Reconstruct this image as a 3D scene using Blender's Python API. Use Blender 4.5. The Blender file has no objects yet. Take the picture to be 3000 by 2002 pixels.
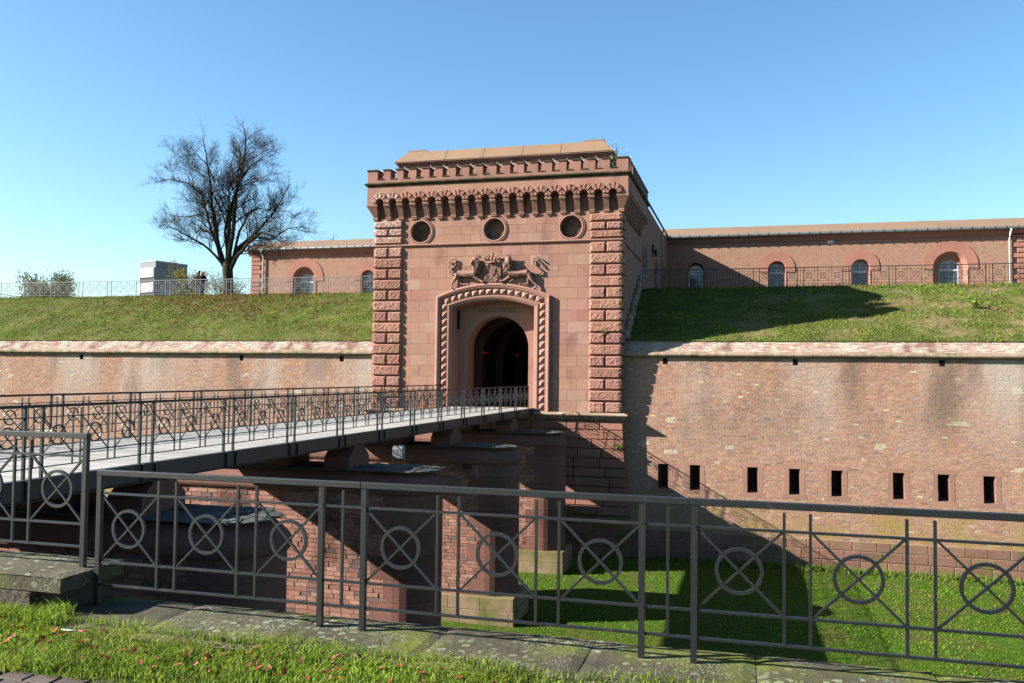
import bpy, math, random
from mathutils import Vector, Matrix, noise as mnoise
SC = bpy.context.scene
COL = SC.collection
R = random.Random(7)

# ------------------------------------------------------------------ camera
def set_camera():
    yaw, pitch, roll = .267, .0382, .012
    f = Vector((-math.sin(yaw), math.cos(yaw), 0)); r = Vector((math.cos(yaw), math.sin(yaw), 0)); u = Vector((0, 0, 1))
    f2 = math.cos(pitch)*f + math.sin(pitch)*u; u2 = -math.sin(pitch)*f + math.cos(pitch)*u
    r3 = math.cos(roll)*r + math.sin(roll)*u2; u3 = -math.sin(roll)*r + math.cos(roll)*u2
    m = Matrix(((r3.x, u3.x, -f2.x, 12.6), (r3.y, u3.y, -f2.y, -42.3), (r3.z, u3.z, -f2.z, 1.667), (0, 0, 0, 1)))
    cd = bpy.data.cameras.new('camera'); cd.sensor_width = 36; cd.sensor_fit = 'HORIZONTAL'
    cd.lens = 36*2540/3000; cd.clip_start = .1; cd.clip_end = 2000
    o = bpy.data.objects.new('camera', cd); o.matrix_world = m; COL.objects.link(o); SC.camera = o
set_camera()

# ------------------------------------------------------------------ sky and sun
TOSUN = Vector((-1, -.395, .55)).normalized()
def set_light():
    w = bpy.data.worlds.new('World'); SC.world = w; w.use_nodes = True
    nt = w.node_tree; bg = nt.nodes['Background']
    sky = nt.nodes.new('ShaderNodeTexSky'); sky.sky_type = 'NISHITA'; sky.sun_disc = False
    sky.sun_elevation = math.asin(TOSUN.z); sky.sun_rotation = math.atan2(TOSUN.x, TOSUN.y)
    sky.air_density = 1.0; sky.dust_density = .5; sky.ozone_density = 2.2; sky.altitude = 100
    hs = nt.nodes.new('ShaderNodeHueSaturation'); hs.inputs['Saturation'].default_value = 1.16
    mx = nt.nodes.new('ShaderNodeMix'); mx.data_type = 'RGBA'; mx.blend_type = 'MULTIPLY'; mx.inputs[0].default_value = 1; mx.inputs[7].default_value = (.94, 1.02, 1.0, 1)
    nt.links.new(sky.outputs[0], hs.inputs['Color']); nt.links.new(hs.outputs[0], mx.inputs[6]); nt.links.new(mx.outputs[2], bg.inputs[0]); bg.inputs[1].default_value = .052
    sd = bpy.data.lights.new('sun', 'SUN'); sd.energy = 5.0; sd.angle = math.radians(.5); sd.color = (1, .945, .86)
    so = bpy.data.objects.new('sun', sd); so.rotation_euler = TOSUN.to_track_quat('Z', 'Y').to_euler(); COL.objects.link(so)
set_light()
SC.view_settings.view_transform = 'Standard'; SC.view_settings.look = 'None'
SC.view_settings.gamma = 1; SC.view_settings.use_curve_mapping = False
SC.view_settings.exposure = 2.2
SC.render.engine = 'CYCLES'
SC.cycles.max_bounces = 6; SC.cycles.diffuse_bounces = 1; SC.cycles.glossy_bounces = 3
SC.cycles.use_adaptive_sampling = True

# ------------------------------------------------------------------ materials
MATS = {}
ALB = .52                                                  # overall albedo level of the masonry and metal
def mat(name, col, rough=.85, var=((1.5, .18), (14, .12)), bump=None, spec=.25, metal=0, hue=None, extra=None, tint=True, trans=None, alb=None):
    """world-space procedural material: colour x mesh attribute 'tint' x noise, optional second hue by noise, bump"""
    m = bpy.data.materials.new(name); m.use_nodes = True; MATS[name] = m
    nt = m.node_tree; N = nt.nodes; L = nt.links; b = N['Principled BSDF']
    geo = N.new('ShaderNodeNewGeometry'); pos = geo.outputs['Position']
    rgb = N.new('ShaderNodeRGB'); rgb.outputs[0].default_value = (*col, 1); cur = rgb.outputs[0]
    def noise(scale, detail=4, stretch=None, w=0):
        n = N.new('ShaderNodeTexNoise'); n.inputs['Scale'].default_value = scale; n.inputs['Detail'].default_value = detail
        src = pos
        if stretch or w:
            mp = N.new('ShaderNodeMapping'); L.new(pos, mp.inputs[0]); src = mp.outputs[0]
            if stretch: mp.inputs['Scale'].default_value = stretch
            mp.inputs['Location'].default_value = (w, w*.7, w*1.3)
        L.new(src, n.inputs['Vector']); return n.outputs['Fac']
    def ramp(v, a, b_, ca=0., cb=1.):
        mr = N.new('ShaderNodeMapRange'); mr.inputs[1].default_value = a; mr.inputs[2].default_value = b_
        mr.inputs[3].default_value = ca; mr.inputs[4].default_value = cb; L.new(v, mr.inputs[0]); return mr.outputs[0]
    def mix(c1, c2, fac, mode='MIX'):
        x = N.new('ShaderNodeMix'); x.data_type = 'RGBA'; x.blend_type = mode
        for sock, v in ((x.inputs[6], c1), (x.inputs[7], c2)):
            if isinstance(v, tuple): sock.default_value = (*v, 1)
            else: L.new(v, sock)
        if isinstance(fac, (int, float)): x.inputs[0].default_value = fac
        else: L.new(fac, x.inputs[0])
        return x.outputs[2]
    def vmul(c, v):
        x = N.new('ShaderNodeVectorMath'); x.operation = 'MULTIPLY'; L.new(c, x.inputs[0]); L.new(v, x.inputs[1]); return x.outputs[0]
    def math_(op, a, b_):
        x = N.new('ShaderNodeMath'); x.operation = op
        for i, v in enumerate((a, b_)):
            if isinstance(v, (int, float)): x.inputs[i].default_value = v
            else: L.new(v, x.inputs[i])
        return x.outputs[0]
    def axis(i):
        s = N.new('ShaderNodeSeparateXYZ'); L.new(pos, s.inputs[0]); return s.outputs[i]
    T = dict(N=N, L=L, noise=noise, ramp=ramp, mix=mix, math=math_, axis=axis, pos=pos, bsdf=b)
    if hue: cur = mix(cur, hue[0], ramp(noise(hue[1], 5, w=3), hue[2], hue[3]))
    if tint:
        at = N.new('ShaderNodeAttribute'); at.attribute_name = 'tint'; cur = vmul(cur, at.outputs['Color'])
    for s, a in var:
        cur = vmul(cur, ramp(noise(s, 5), .25, .75, 1-a, 1+a))
    if extra: cur = extra(T, cur) or cur
    sc_ = N.new('ShaderNodeVectorMath'); sc_.operation = 'SCALE'; sc_.inputs[3].default_value = alb or ALB; L.new(cur, sc_.inputs[0]); cur = sc_.outputs[0]
    L.new(cur, b.inputs['Base Color'])
    b.inputs['Roughness'].default_value = rough; b.inputs['Specular IOR Level'].default_value = spec; b.inputs['Metallic'].default_value = metal
    if bump:
        bn = N.new('ShaderNodeBump'); bn.inputs['Strength'].default_value = bump[1]; bn.inputs['Distance'].default_value = bump[2]
        h = T['height'] if 'height' in T else noise(bump[0], 6)
        L.new(h, bn.inputs['Height']); L.new(bn.outputs[0], b.inputs['Normal'])
    if trans:
        tb = N.new('ShaderNodeBsdfTranslucent'); L.new(cur, tb.inputs[0]); ms = N.new('ShaderNodeMixShader'); ms.inputs[0].default_value = trans
        L.new(b.outputs[0], ms.inputs[1]); L.new(tb.outputs[0], ms.inputs[2]); L.new(ms.outputs[0], N['Material Output'].inputs[0])
    return m

# ------------------------------------------------------------------ mesh helpers
class MB:
    def __init__(s): s.v = []; s.f = []; s.t = []; s.sm = []
    def add(s, vs, fs, tint=(1, 1, 1), smooth=False):
        b = len(s.v); s.v.extend(vs); s.t.extend([tint]*len(vs))
        for f in fs: s.f.append([i+b for i in f]); s.sm.append(smooth)
        return s
    def box(s, x0, x1, y0, y1, z0, z1, tint=(1, 1, 1), back=True, jit=0):
        p = [(x0, y0, z0), (x1, y0, z0), (x1, y0, z1), (x0, y0, z1), (x0, y1, z0), (x1, y1, z0), (x1, y1, z1), (x0, y1, z1)]
        if jit: p = [(a+R.uniform(-jit, jit), b+R.uniform(-jit, jit), c+R.uniform(-jit, jit)) for a, b, c in p]
        f = [(0, 1, 2, 3), (1, 5, 6, 2), (4, 0, 3, 7), (3, 2, 6, 7), (4, 5, 1, 0)]
        if back: f.append((5, 4, 7, 6))
        return s.add(p, f, tint)
    def cbox(s, x0, x1, y0, y1, z0, z1, c=.01, tint=(1, 1, 1)):
        """box with the front (low y) edges chamfered"""
        p = [(x0, y0+c, z0), (x1, y0+c, z0), (x1, y0+c, z1), (x0, y0+c, z1), (x0, y1, z0), (x1, y1, z0), (x1, y1, z1), (x0, y1, z1),
             (x0+c, y0, z0+c), (x1-c, y0, z0+c), (x1-c, y0, z1-c), (x0+c, y0, z1-c)]
        return s.add(p, [(8, 9, 10, 11), (0, 1, 9, 8), (1, 2, 10, 9), (2, 3, 11, 10), (3, 0, 8, 11), (1, 5, 6, 2), (4, 0, 3, 7), (3, 2, 6, 7), (4, 5, 1, 0)], tint)
    def prism(s, poly, ax, a0, a1, tint=(1, 1, 1), smooth=False):
        """polygon (2-D, ccw or cw) extruded along axis ax from a0 to a1"""
        def P(p, a): return (a, p[0], p[1]) if ax == 0 else ((p[0], a, p[1]) if ax == 1 else (p[0], p[1], a))
        n = len(poly); vs = [P(p, a0) for p in poly]+[P(p, a1) for p in poly]
        s.add(vs, [list(range(n))[::-1], list(range(n, 2*n))], tint)
        return s.add(vs, [(i, (i+1) % n, n+(i+1) % n, n+i) for i in range(n)], tint, smooth)
    def bar(s, p, q, w, d=None, up=(0, 0, 1), tint=(1, 1, 1)):
        """square bar between two points; w across, d along 'depth'"""
        p = Vector(p); q = Vector(q); d = d or w; t = (q-p).normalized(); u = Vector(up)
        if abs(t.dot(u)) > .99: u = Vector((0, 1, 0))
        a = t.cross(u).normalized(); b = a.cross(t).normalized(); vs = []
        for e in (p, q):
            for i, j in ((-1, -1), (1, -1), (1, 1), (-1, 1)): vs.append(tuple(e+a*(i*w/2)+b*(j*d/2)))
        return s.add(vs, [(0, 1, 2, 3), (7, 6, 5, 4), (0, 4, 5, 1), (1, 5, 6, 2), (2, 6, 7, 3), (3, 7, 4, 0)], tint)
    def tube(s, pts, rad, n=6, tint=(1, 1, 1), cap=True, smooth=True):
        pts = [Vector(p) for p in pts]; vs = []; fs = []
        a = None
        for i, p in enumerate(pts):
            t = (pts[min(i+1, len(pts)-1)]-pts[max(i-1, 0)])
            t = t.normalized() if t.length > 1e-9 else Vector((0, 0, 1))
            if a is None:
                a = t.cross(Vector((0, 0, 1)) if abs(t.z) < .9 else Vector((1, 0, 0))).normalized()
            else:
                a = (a-t*a.dot(t)); a = a.normalized() if a.length > 1e-6 else t.orthogonal().normalized()
            b = t.cross(a); r = rad[i] if isinstance(rad, (list, tuple)) else rad
            for k in range(n):
                g = 2*math.pi*k/n; vs.append(tuple(p+a*(r*math.cos(g))+b*(r*math.sin(g))))
        for i in range(len(pts)-1):
            for k in range(n): fs.append((i*n+k, i*n+(k+1) % n, (i+1)*n+(k+1) % n, (i+1)*n+k))
        s.add(vs, fs, tint, smooth)
        if cap: m = len(s.v)-len(vs); s.f.append([m+k for k in range(n)][::-1]); s.f.append([m+(len(pts)-1)*n+k for k in range(n)]); s.sm += [False, False]
        return s
    def ball(s, c, r, n=10, m=6, tint=(1, 1, 1)):
        rx, ry, rz = r if isinstance(r, (tuple, list)) else (r, r, r); vs = []; fs = []
        for i in range(m+1):
            t = math.pi*i/m
            for k in range(n):
                g = 2*math.pi*k/n; vs.append((c[0]+rx*math.sin(t)*math.cos(g), c[1]+ry*math.sin(t)*math.sin(g), c[2]+rz*math.cos(t)))
        for i in range(m):
            for k in range(n): fs.append((i*n+k, (i+1)*n+k, (i+1)*n+(k+1) % n, i*n+(k+1) % n))
        return s.add(vs, fs, tint, True)
    def grid(s, f, nu, nv, tint=(1, 1, 1), smooth=False, flip=False):
        vs = [f(i/nu, j/nv) for j in range(nv+1) for i in range(nu+1)]
        fs = [(j*(nu+1)+i, j*(nu+1)+i+1, (j+1)*(nu+1)+i+1, (j+1)*(nu+1)+i) for j in range(nv) for i in range(nu)]
        if flip: fs = [q[::-1] for q in fs]
        return s.add(vs, fs, tint, smooth)
    def mesh(s, name):
        me = bpy.data.meshes.new(name); me.from_pydata(s.v, [], s.f)
        if any(s.sm): me.polygons.foreach_set('use_smooth', s.sm)
        a = me.color_attributes.new('tint', 'FLOAT_COLOR', 'POINT')
        flat = []
        for t in s.t: flat += (t[0], t[1], t[2], 1)
        a.data.foreach_set('color', flat); me.update(); return me
    def obj(s, name, m, parent=None, **k): return link(name, s.mesh(name), m, parent, **k)
def link(name, me, m=None, parent=None, loc=None, rz=0, label=None, cat=None, group=None, kind=None, scale=None):
    o = bpy.data.objects.new(name, me)
    if m is not None and me is not None:
        if not len(me.materials): me.materials.append(MATS[m] if isinstance(m, str) else m)
    COL.objects.link(o)
    if parent: o.parent = parent
    if loc: o.location = loc
    if rz: o.rotation_euler = (0, 0, rz)
    if scale: o.scale = scale
    for k, v in (('label', label), ('category', cat), ('group', group), ('kind', kind)):
        if v: o[k] = v
    return o
def thing(name, label, cat, loc=(0, 0, 0), rz=0, group=None):
    return link(name, None, None, None, loc, rz, label, cat, group)
def g(a, b): return R.uniform(a, b)
def gray(a, b): v = g(a, b); return (v, v, v)
def sweep(mb, prof, hw, y0, yb, tint=(1, 1, 1), smooth=False):
    """profile [(out, z)] carried round the left side, front and right side of a block: half width hw, front y0, back yb"""
    pts = []
    for o, z in prof: pts.append([(-(hw+o), yb, z), (-(hw+o), y0-o, z), (hw+o, y0-o, z), (hw+o, yb, z)])
    vs = [p for row in pts for p in row]; fs = []
    for i in range(len(prof)-1):
        for j in range(3): fs.append((i*4+j, i*4+j+1, (i+1)*4+j+1, (i+1)*4+j))
    mb.add(vs, [f[::-1] if prof[0][1] > prof[-1][1] else f for f in fs], tint, smooth); return mb
# ------------------------------------------------------------------ the materials of the place
def tooled(T, cur):
    N, L = T['N'], T['L']
    w = N.new('ShaderNodeTexWave'); w.wave_type = 'BANDS'; w.bands_direction = 'DIAGONAL'; w.inputs['Scale'].default_value = 5.2
    w.inputs['Distortion'].default_value = 1.2; w.inputs['Detail'].default_value = 2
    mp = N.new('ShaderNodeMapping'); mp.inputs['Scale'].default_value = (1, 0, 1.25); L.new(T['pos'], mp.inputs[0]); L.new(mp.outputs[0], w.inputs[0])
    T['height'] = w.outputs['Fac']
    green = T['math']('MULTIPLY', T['ramp'](T['axis'](2), -4.6, -5.4), T['ramp'](T['noise'](1.7, 5, w=9), .42, .62, 0, .75))
    return T['mix'](cur, (.13, .12, .03), green)
def wall_stain(T, cur):
    mix, ramp, noise, mul = T['mix'], T['ramp'], T['noise'], lambda a, b: T['math']('MULTIPLY', a, b)
    z = T['axis'](2)
    streak = mul(ramp(noise(.36, 6, (1, 1, .2)), .46, .66, 0, .62), ramp(z, -2.4, 1.6))
    cur = mix(cur, (.52, .48, .42), streak)                                       # lime wash-out below the cordon
    soot = mul(ramp(noise(.55, 6, (1, 1, .35), 5), .50, .68, 0, .62), ramp(z, -2.4, .4))
    cur = mix(cur, (.12, .10, .085), soot)
    moss = mul(ramp(noise(.9, 6, (1, 1, .8), 11), .40, .64, 0, .72), mul(ramp(z, -3.7, -4.9), ramp(z, -6.4, -5.6)))
    cur = mix(cur, (.32, .25, .05), moss)
    return mix(cur, (.36, .29, .22), ramp(noise(2.6, 6, w=21), .54, .74, 0, .2))
def cordon_stain(T, cur):
    c = T['mix'](cur, (.13, .13, .045), T['ramp'](T['noise'](.9, 6, (1, 1, .4), 2), .50, .68, 0, .75))
    return T['mix'](c, (.48, .44, .36), T['ramp'](T['noise'](2.5, 6, w=8), .48, .66, 0, .65))
def cope_stain(T, cur):
    c = T['mix'](cur, (.16, .07, .05), T['ramp'](T['noise'](.45, 5, (1, .2, .2), 4), .54, .60, 0, .65))
    return T['mix'](c, (.56, .50, .42), T['ramp'](T['noise'](1.4, 6, w=6), .44, .62, 0, .7))
def lichen(T, cur):
    N, L = T['N'], T['L']
    v = N.new('ShaderNodeTexVoronoi'); v.inputs['Scale'].default_value = 13; v.inputs['Randomness'].default_value = 1; 
    nz = T['noise'](9, 3); ad = N.new('ShaderNodeVectorMath'); ad.operation = 'ADD'
    sc = N.new('ShaderNodeVectorMath'); sc.operation = 'SCALE'; sc.inputs[3].default_value = .09; L.new(nz, sc.inputs[0]); L.new(T['pos'], ad.inputs[0]); L.new(sc.outputs[0], ad.inputs[1]); L.new(ad.outputs[0], v.inputs['Vector'])
    spot = T['ramp'](v.outputs['Distance'], .40, .33)
    ring = T['math']('MULTIPLY', spot, T['ramp'](v.outputs['Distance'], .05, .3, .55, 1))
    sel = N.new('ShaderNodeSeparateColor'); L.new(v.outputs['Color'], sel.inputs[0])
    pick = T['ramp'](sel.outputs[0], .52, .56)
    reg = T['ramp'](T['noise'](.9, 4, w=4), .40, .52)
    c = T['mix'](cur, (.30, .34, .22), T['math']('MULTIPLY', T['math']('MULTIPLY', ring, pick), reg))
    v2 = N.new('ShaderNodeTexVoronoi'); v2.inputs['Scale'].default_value = 42; L.new(ad.outputs[0], v2.inputs['Vector'])
    s2 = T['math']('MULTIPLY', T['ramp'](v2.outputs['Distance'], .42, .3), T['ramp'](T['noise'](1.6, 5, w=14), .47, .60))
    c = T['mix'](c, (.33, .35, .24), T['math']('MULTIPLY', s2, .8))
    m = T['math']('MULTIPLY', T['ramp'](T['noise'](1.3, 5, w=31), .49, .64), .8)
    return T['mix'](c, (.14, .16, .02), m)
def brick_tex(T, cur):
    N, L = T['N'], T['L']
    def bt(off, c1, c2, mo):
        sx = N.new('ShaderNodeSeparateXYZ'); L.new(T['pos'], sx.inputs[0]); cx = N.new('ShaderNodeCombineXYZ')
        ad = T['math']('ADD', sx.outputs[0], sx.outputs[1]); L.new(ad, cx.inputs[0]); L.new(sx.outputs[2], cx.inputs[1])
        b = N.new('ShaderNodeTexBrick'); b.inputs['Scale'].default_value = 1; b.inputs['Mortar Size'].default_value = .008; b.inputs['Mortar Smooth'].default_value = .3
        b.inputs['Brick Width'].default_value = .26; b.inputs['Row Height'].default_value = .08; b.inputs['Bias'].default_value = -.1
        b.inputs['Color1'].default_value = (*c1, 1); b.inputs['Color2'].default_value = (*c2, 1); b.inputs['Mortar'].default_value = (*mo, 1)
        L.new(cx.outputs[0], b.inputs[0]); return b
    b = bt(0, (.40, .18, .12), (.30, .135, .095), (.46, .38, .29))
    T['height'] = T['math']('SUBTRACT', 1, b.outputs['Fac'])
    c = T['mix'](b.outputs['Color'], (.36, .26, .18), T['ramp'](T['noise'](.8, 6), .52, .72, 0, .5))
    return T['mix'](c, (.16, .09, .07), T['ramp'](T['noise'](3, 5, w=5), .55, .7, 0, .45))
def stone_patch(T, cur):
    z = T['axis'](2)
    drip = T['math']('MULTIPLY', T['ramp'](T['noise'](1.3, 6, (1, 1, .10), 23), .48, .70, 0, .7), T['math']('ADD', T['ramp'](z, 6.9, 8.3, 0, .8), T['ramp'](z, 1.2, -.2, 0, .7)))
    cur = T['mix'](cur, (.17, .085, .062), drip)
    c = T['mix'](cur, (.41, .235, .155), T['ramp'](T['noise'](.33, 5, (1, 1, 1.4), 7), .44, .62, 0, .55))
    return T['mix'](c, (.20, .085, .06), T['ramp'](T['noise'](.8, 5, w=17), .58, .74, 0, .5))
def salt(T, cur):
    m = T['math']('MULTIPLY', T['ramp'](T['axis'](2), 7.6, 9.0), T['ramp'](T['axis'](0), -4.9, -5.3))
    c = T['mix'](cur, (.62, .50, .44), T['math']('MULTIPLY', m, T['ramp'](T['noise'](7, 6, w=2), .44, .60, 0, .8)))
    return T['mix'](c, (.19, .085, .06), T['ramp'](T['noise'](1.1, 6, w=13), .56, .74, 0, .5))
def parapet_moss(T, cur):
    up = T['math']('MULTIPLY', T['ramp'](T['noise'](2.2, 6, w=3), .38, .54), .9)
    return T['mix'](cur, (.045, .05, .022), up)
def lawn_col(T, cur):
    c = T['mix'](cur, (.10, .095, .03), T['ramp'](T['noise'](.55, 6), .46, .66, 0, .8))
    return T['mix'](c, (.028, .045, .008), T['ramp'](T['noise'](5, 6, w=8), .5, .65, 0, .7))
def bank_col(T, cur):
    dry = T['math']('MULTIPLY', T['ramp'](T['noise'](.35, 6, (1, 1.6, 1.6), 3), .47, .62), T['ramp'](T['axis'](0), 8, 15, .35, 1))
    c = T['mix'](cur, (.20, .155, .075), dry)
    return T['mix'](c, (.05, .05, .015), T['ramp'](T['noise'](6, 6, w=8), .5, .65, 0, .6))
def plank_grain(T, cur):
    n = T['noise'](1, 6, (3, 60, 10)); T['height'] = n
    return T['mix'](cur, (.20, .18, .155), T['ramp'](n, .48, .68, 0, .6))
def paint_wear(T, cur):
    c = T['mix'](cur, (.075, .045, .028), T['ramp'](T['noise'](7, 6, w=3), .64, .74, 0, .55))
    return T['mix'](c, (.35, .36, .35), T['ramp'](T['noise'](70, 2, w=9), .735, .76, 0, .7))
def bark_col(T, cur):
    T['height'] = T['noise'](9, 6, (1, 1, .25))
    return T['mix'](cur, (.075, .085, .035), T['ramp'](T['noise'](1.6, 5, w=2), .5, .65, 0, .6))

mat('sandstone', (.41, .218, .168), .9, ((.6, .10), (6, .10), (45, .08)), (38, .25, .012), .15, extra=stone_patch)
mat('sandstone_rough', (.39, .195, .148), .93, ((.9, .16), (11, .2)), (30, .8, .025), .12, extra=salt)
mat('sandstone_trim', (.41, .22, .17), .88, ((.9, .12), (16, .12)), (40, .2, .008), .15)
mat('sandstone_relief', (.30, .165, .13), .88, ((2, .12), (22, .14)), (60, .35, .008), .15)
mat('parapet_stone', (.35, .18, .14), .9, ((1.2, .15), (14, .15)), (30, .3, .012), .15, hue=((.22, .13, .10), 1.1, .5, .72))
mat('parapet_cap', (.13, .08, .055), .95, ((2, .2), (14, .2)), (30, .4, .012), .1, extra=parapet_moss)
mat('tooled_stone', (.33, .155, .11), .92, ((.8, .16), (9, .14)), (1, .55, .02), .12, extra=tooled)
mat('base_stone', (.28, .155, .11), .92, ((.8, .18), (12, .2)), (30, .6, .02), .12, hue=((.20, .16, .06), .9, .5, .68))
mat('footing_stone', (.31, .215, .14), .92, ((.8, .14), (10, .12)), (30, .3, .01), .12, hue=((.15, .15, .045), .8, .5, .66))
mat('wall_brick', (1, 1, 1), .92, ((9, .14), (60, .12)), (45, .5, .008), .1, extra=wall_stain)
mat('mortar', (.44, .33, .24), .95, ((2, .18), (40, .15)), (60, .5, .006), .08, extra=wall_stain, tint=False)
mat('pier_brick', (1, 1, 1), .92, ((6, .16), (40, .15)), (28, .7, .014), .12, hue=((.15, .10, .085), .7, .56, .72))
mat('pier_mortar', (.42, .33, .26), .95, ((2, .18),), (60, .5, .006), .08)
mat('nose_stone', (.20, .095, .072), .9, ((.8, .18), (12, .14)), (30, .3, .01), .15)
mat('cordon_stone', (.34, .235, .165), .93, ((.9, .16), (14, .16)), (26, .5, .014), .12, extra=cordon_stain)
mat('coping_brick', (1, 1, 1), .93, ((5, .16), (40, .14)), (40, .5, .008), .1, extra=cope_stain)
mat('coping_slab', (.095, .083, .056), .95, ((1.4, .25), (18, .25)), (34, .6, .012), .1, extra=lichen)
mat('masonry_dark', (.10, .085, .065), .95, ((2, .25), (14, .25)), (14, .8, .04), .1)
mat('barracks_brick', (.3, .15, .1), .92, ((.5, .10),), (1, .5, .006), .1, extra=brick_tex, tint=False)
mat('barracks_stone', (.40, .185, .135), .9, ((.8, .1), (10, .08)), (40, .2, .006), .15)
mat('roof_sheet', (.29, .185, .11), .55, ((.35, .10), (3, .06)), None, .3)
mat('zinc', (.30, .33, .33), .45, ((3, .1),), None, .5, .6)
mat('slate', (.085, .09, .08), .75, ((4, .3), (30, .25)), (30, .5, .008), .25)
mat('iron', (.012, .0140, .0152), .45, ((5, .25), (60, .2)), (120, .4, .003), .42, extra=paint_wear)
mat('girder', (.030, .031, .034), .5, ((2, .15),), (90, .15, .002), .4)
mat('plank', (.50, .485, .45), .85, ((1.2, .1),), (1, .35, .004), .2, extra=plank_grain, alb=0.48)
mat('grass', (.17, .265, .030), .75, ((.35, .32), (2.5, .28)), None, .2, hue=((.24, .23, .06), .6, .50, .72), trans=.35, alb=0.65)
mat('bank_grass', (.135, .20, .030), .8, ((.6, .30), (4, .25)), None, .2, hue=((.20, .165, .065), .35, .50, .70), trans=.3, alb=0.73)
mat('soil', (.055, .075, .016), .95, ((3, .3), (25, .3)), (30, .9, .03), .05, alb=0.62)
mat('lawn_ground', (.058, .115, .010), .95, ((.25, .16),), (50, 1, .05), .05, extra=lawn_col, alb=0.65)
mat('bank_ground', (.085, .105, .022), .95, ((.5, .2),), (20, 1, .08), .05, extra=bank_col, alb=0.69)
mat('gravel', (.28, .25, .2), .95, ((2, .2), (40, .2)), (40, .5, .01), .1)
mat('paver', (.10, .078, .068), .9, ((3, .2), (30, .2)), (50, .5, .008), .15)
mat('bark', (.048, .040, .030), .95, ((3, .25),), (1, .8, .05), .08, extra=bark_col)
mat('twig', (.050, .038, .028), .9, ((3, .2),), None, .1)
mat('dry_leaf', (.30, .125, .06), .8, ((8, .25),), None, .2, trans=.25)
mat('leaf', (.10, .14, .03), .75, ((2, .25),), None, .2, trans=.35, alb=0.65)
mat('pane', (.14, .19, .22), .06, ((.8, .3),), None, .6, tint=False)  # base colour lightened to paint in the reflected sky
mat('oculus_pane', (.15, .095, .07), .7, ((1.5, .6), (6, .2)), None, .1, tint=False)
mat('white_paint', (.62, .64, .64), .6, ((3, .08),), None, .3, alb=0.65)
mat('concrete', (.20, .215, .225), .9, ((.2, .1),), None, .15, alb=0.65)  # grey-blue lowered so the colour carries the side wall's shade
mat('concrete_light', (.46, .46, .44), .9, ((.2, .08),), None, .15, alb=0.65)
mat('opening_shade', (.05, .055, .06), .8, ((1, .2),), None, .2)
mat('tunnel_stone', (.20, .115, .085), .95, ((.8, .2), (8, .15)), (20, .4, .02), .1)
mat('void', (.012, .010, .010), 1, ((1, .2),), None, 0)
mat('skin', (.48, .27, .19), .6, ((10, .05),), None, .3)
mat('black_cloth', (.012, .012, .014), .9, ((20, .2),), None, .1)
mat('denim', (.05, .08, .14), .9, ((20, .2),), None, .1)
mat('blond_hair', (.42, .27, .11), .6, ((30, .25),), None, .3)
mat('brown_hair', (.09, .05, .03), .6, ((30, .25),), None, .3)
mat('iron_sunlit', (.17, .185, .19), .5, ((5, .1),), None, .4, .3)  # lighter copy of the railing iron, sunshine painted into its colour
mat('loophole_stone', (.34, .19, .14), .92, ((.8, .14), (12, .14)), (30, .4, .012), .12)
mat('lamp_metal', (.28, .29, .29), .5, ((8, .15),), None, .4)
mat('plastic_white', (.7, .7, .68), .5, ((8, .1),), None, .4)
mat('plastic_red', (.55, .04, .05), .5, ((8, .1),), None, .4)
def emit(T, cur):
    T['bsdf'].inputs['Emission Color'].default_value = (1, .03, .015, 1); T['bsdf'].inputs['Emission Strength'].default_value = .08
mat('red_light', (.5, .02, .02), .5, ((3, .05),), None, .2, extra=emit)
BRICKS = [(.43, .24, .165), (.45, .26, .18), (.41, .215, .15), (.44, .235, .145), (.46, .28, .195), (.395, .215, .155), (.42, .25, .19), (.41, .25, .185), (.37, .215, .165)]
def brick_tint(pale=.02, dark=.06):
    c = R.choice(BRICKS); k = g(.90, 1.08); q = R.random()
    if q < pale: c = (.55, .47, .31)
    elif q < pale+dark: c = (.25, .18, .15)
    return (c[0]*k, c[1]*k*g(.94, 1.06), c[2]*k*g(.92, 1.08))
# ------------------------------------------------------------------ the setting: moat floor, banks, near ground
def yw(z): return .62-(2.6-z)*.075                       # battered face of the curtain walls
def rough(x, y, s, a): return a*mnoise.fractal(Vector((x*s, y*s, 3.1)), 1, 2, 4)
MB().grid(lambda u, v: (-110+u*190, -35.9+v*36.6, -7+rough(-110+u*190, -35.9+v*36.6, .35, .05)), 150, 40).obj('moat_lawn', 'lawn_ground', kind='structure')
def bank_pt(x, t):
    y = 1.15+t*8.05; z = 3.42+t*3.43
    b = math.sin(math.pi*min(1, t*1.0))
    return (x, y, z+b*(rough(x, y, .5, .10)+rough(x, y, 2.4, .05))+.10*b)
MB().grid(lambda u, v: bank_pt(-62+u*56.2, v), 420, 64, smooth=True).obj('bank_of_the_rampart_left', 'bank_ground', kind='structure')
MB().grid(lambda u, v: bank_pt(5.8+u*30, v), 240, 64, smooth=True).obj('bank_of_the_rampart_right', 'bank_ground', kind='structure')
MB().grid(lambda u, v: (-420+u*700, 9.1+v*900, 6.83), 10, 10).obj('rampart_ground', 'gravel', kind='structure')
# far ground of the near side, one sheet out to the horizon behind the camera; the strip near the railing is modelled
MB().grid(lambda u, v: (-300+u*600, -340+v*302.0, -.36), 8, 8).obj('ground', 'soil', kind='structure')
def near_z(x, y): return -.335+rough(x, y, 1.3, .025)+max(0, 7.35-x)*.03*max(0, min(1, (y+37.2)/.6))
MB().grid(lambda u, v: (-2+u*26, -38+v*1.75, near_z(-2+u*26, -38+v*1.75)), 130, 14, smooth=True).obj('verge', 'soil', kind='structure')
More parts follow.
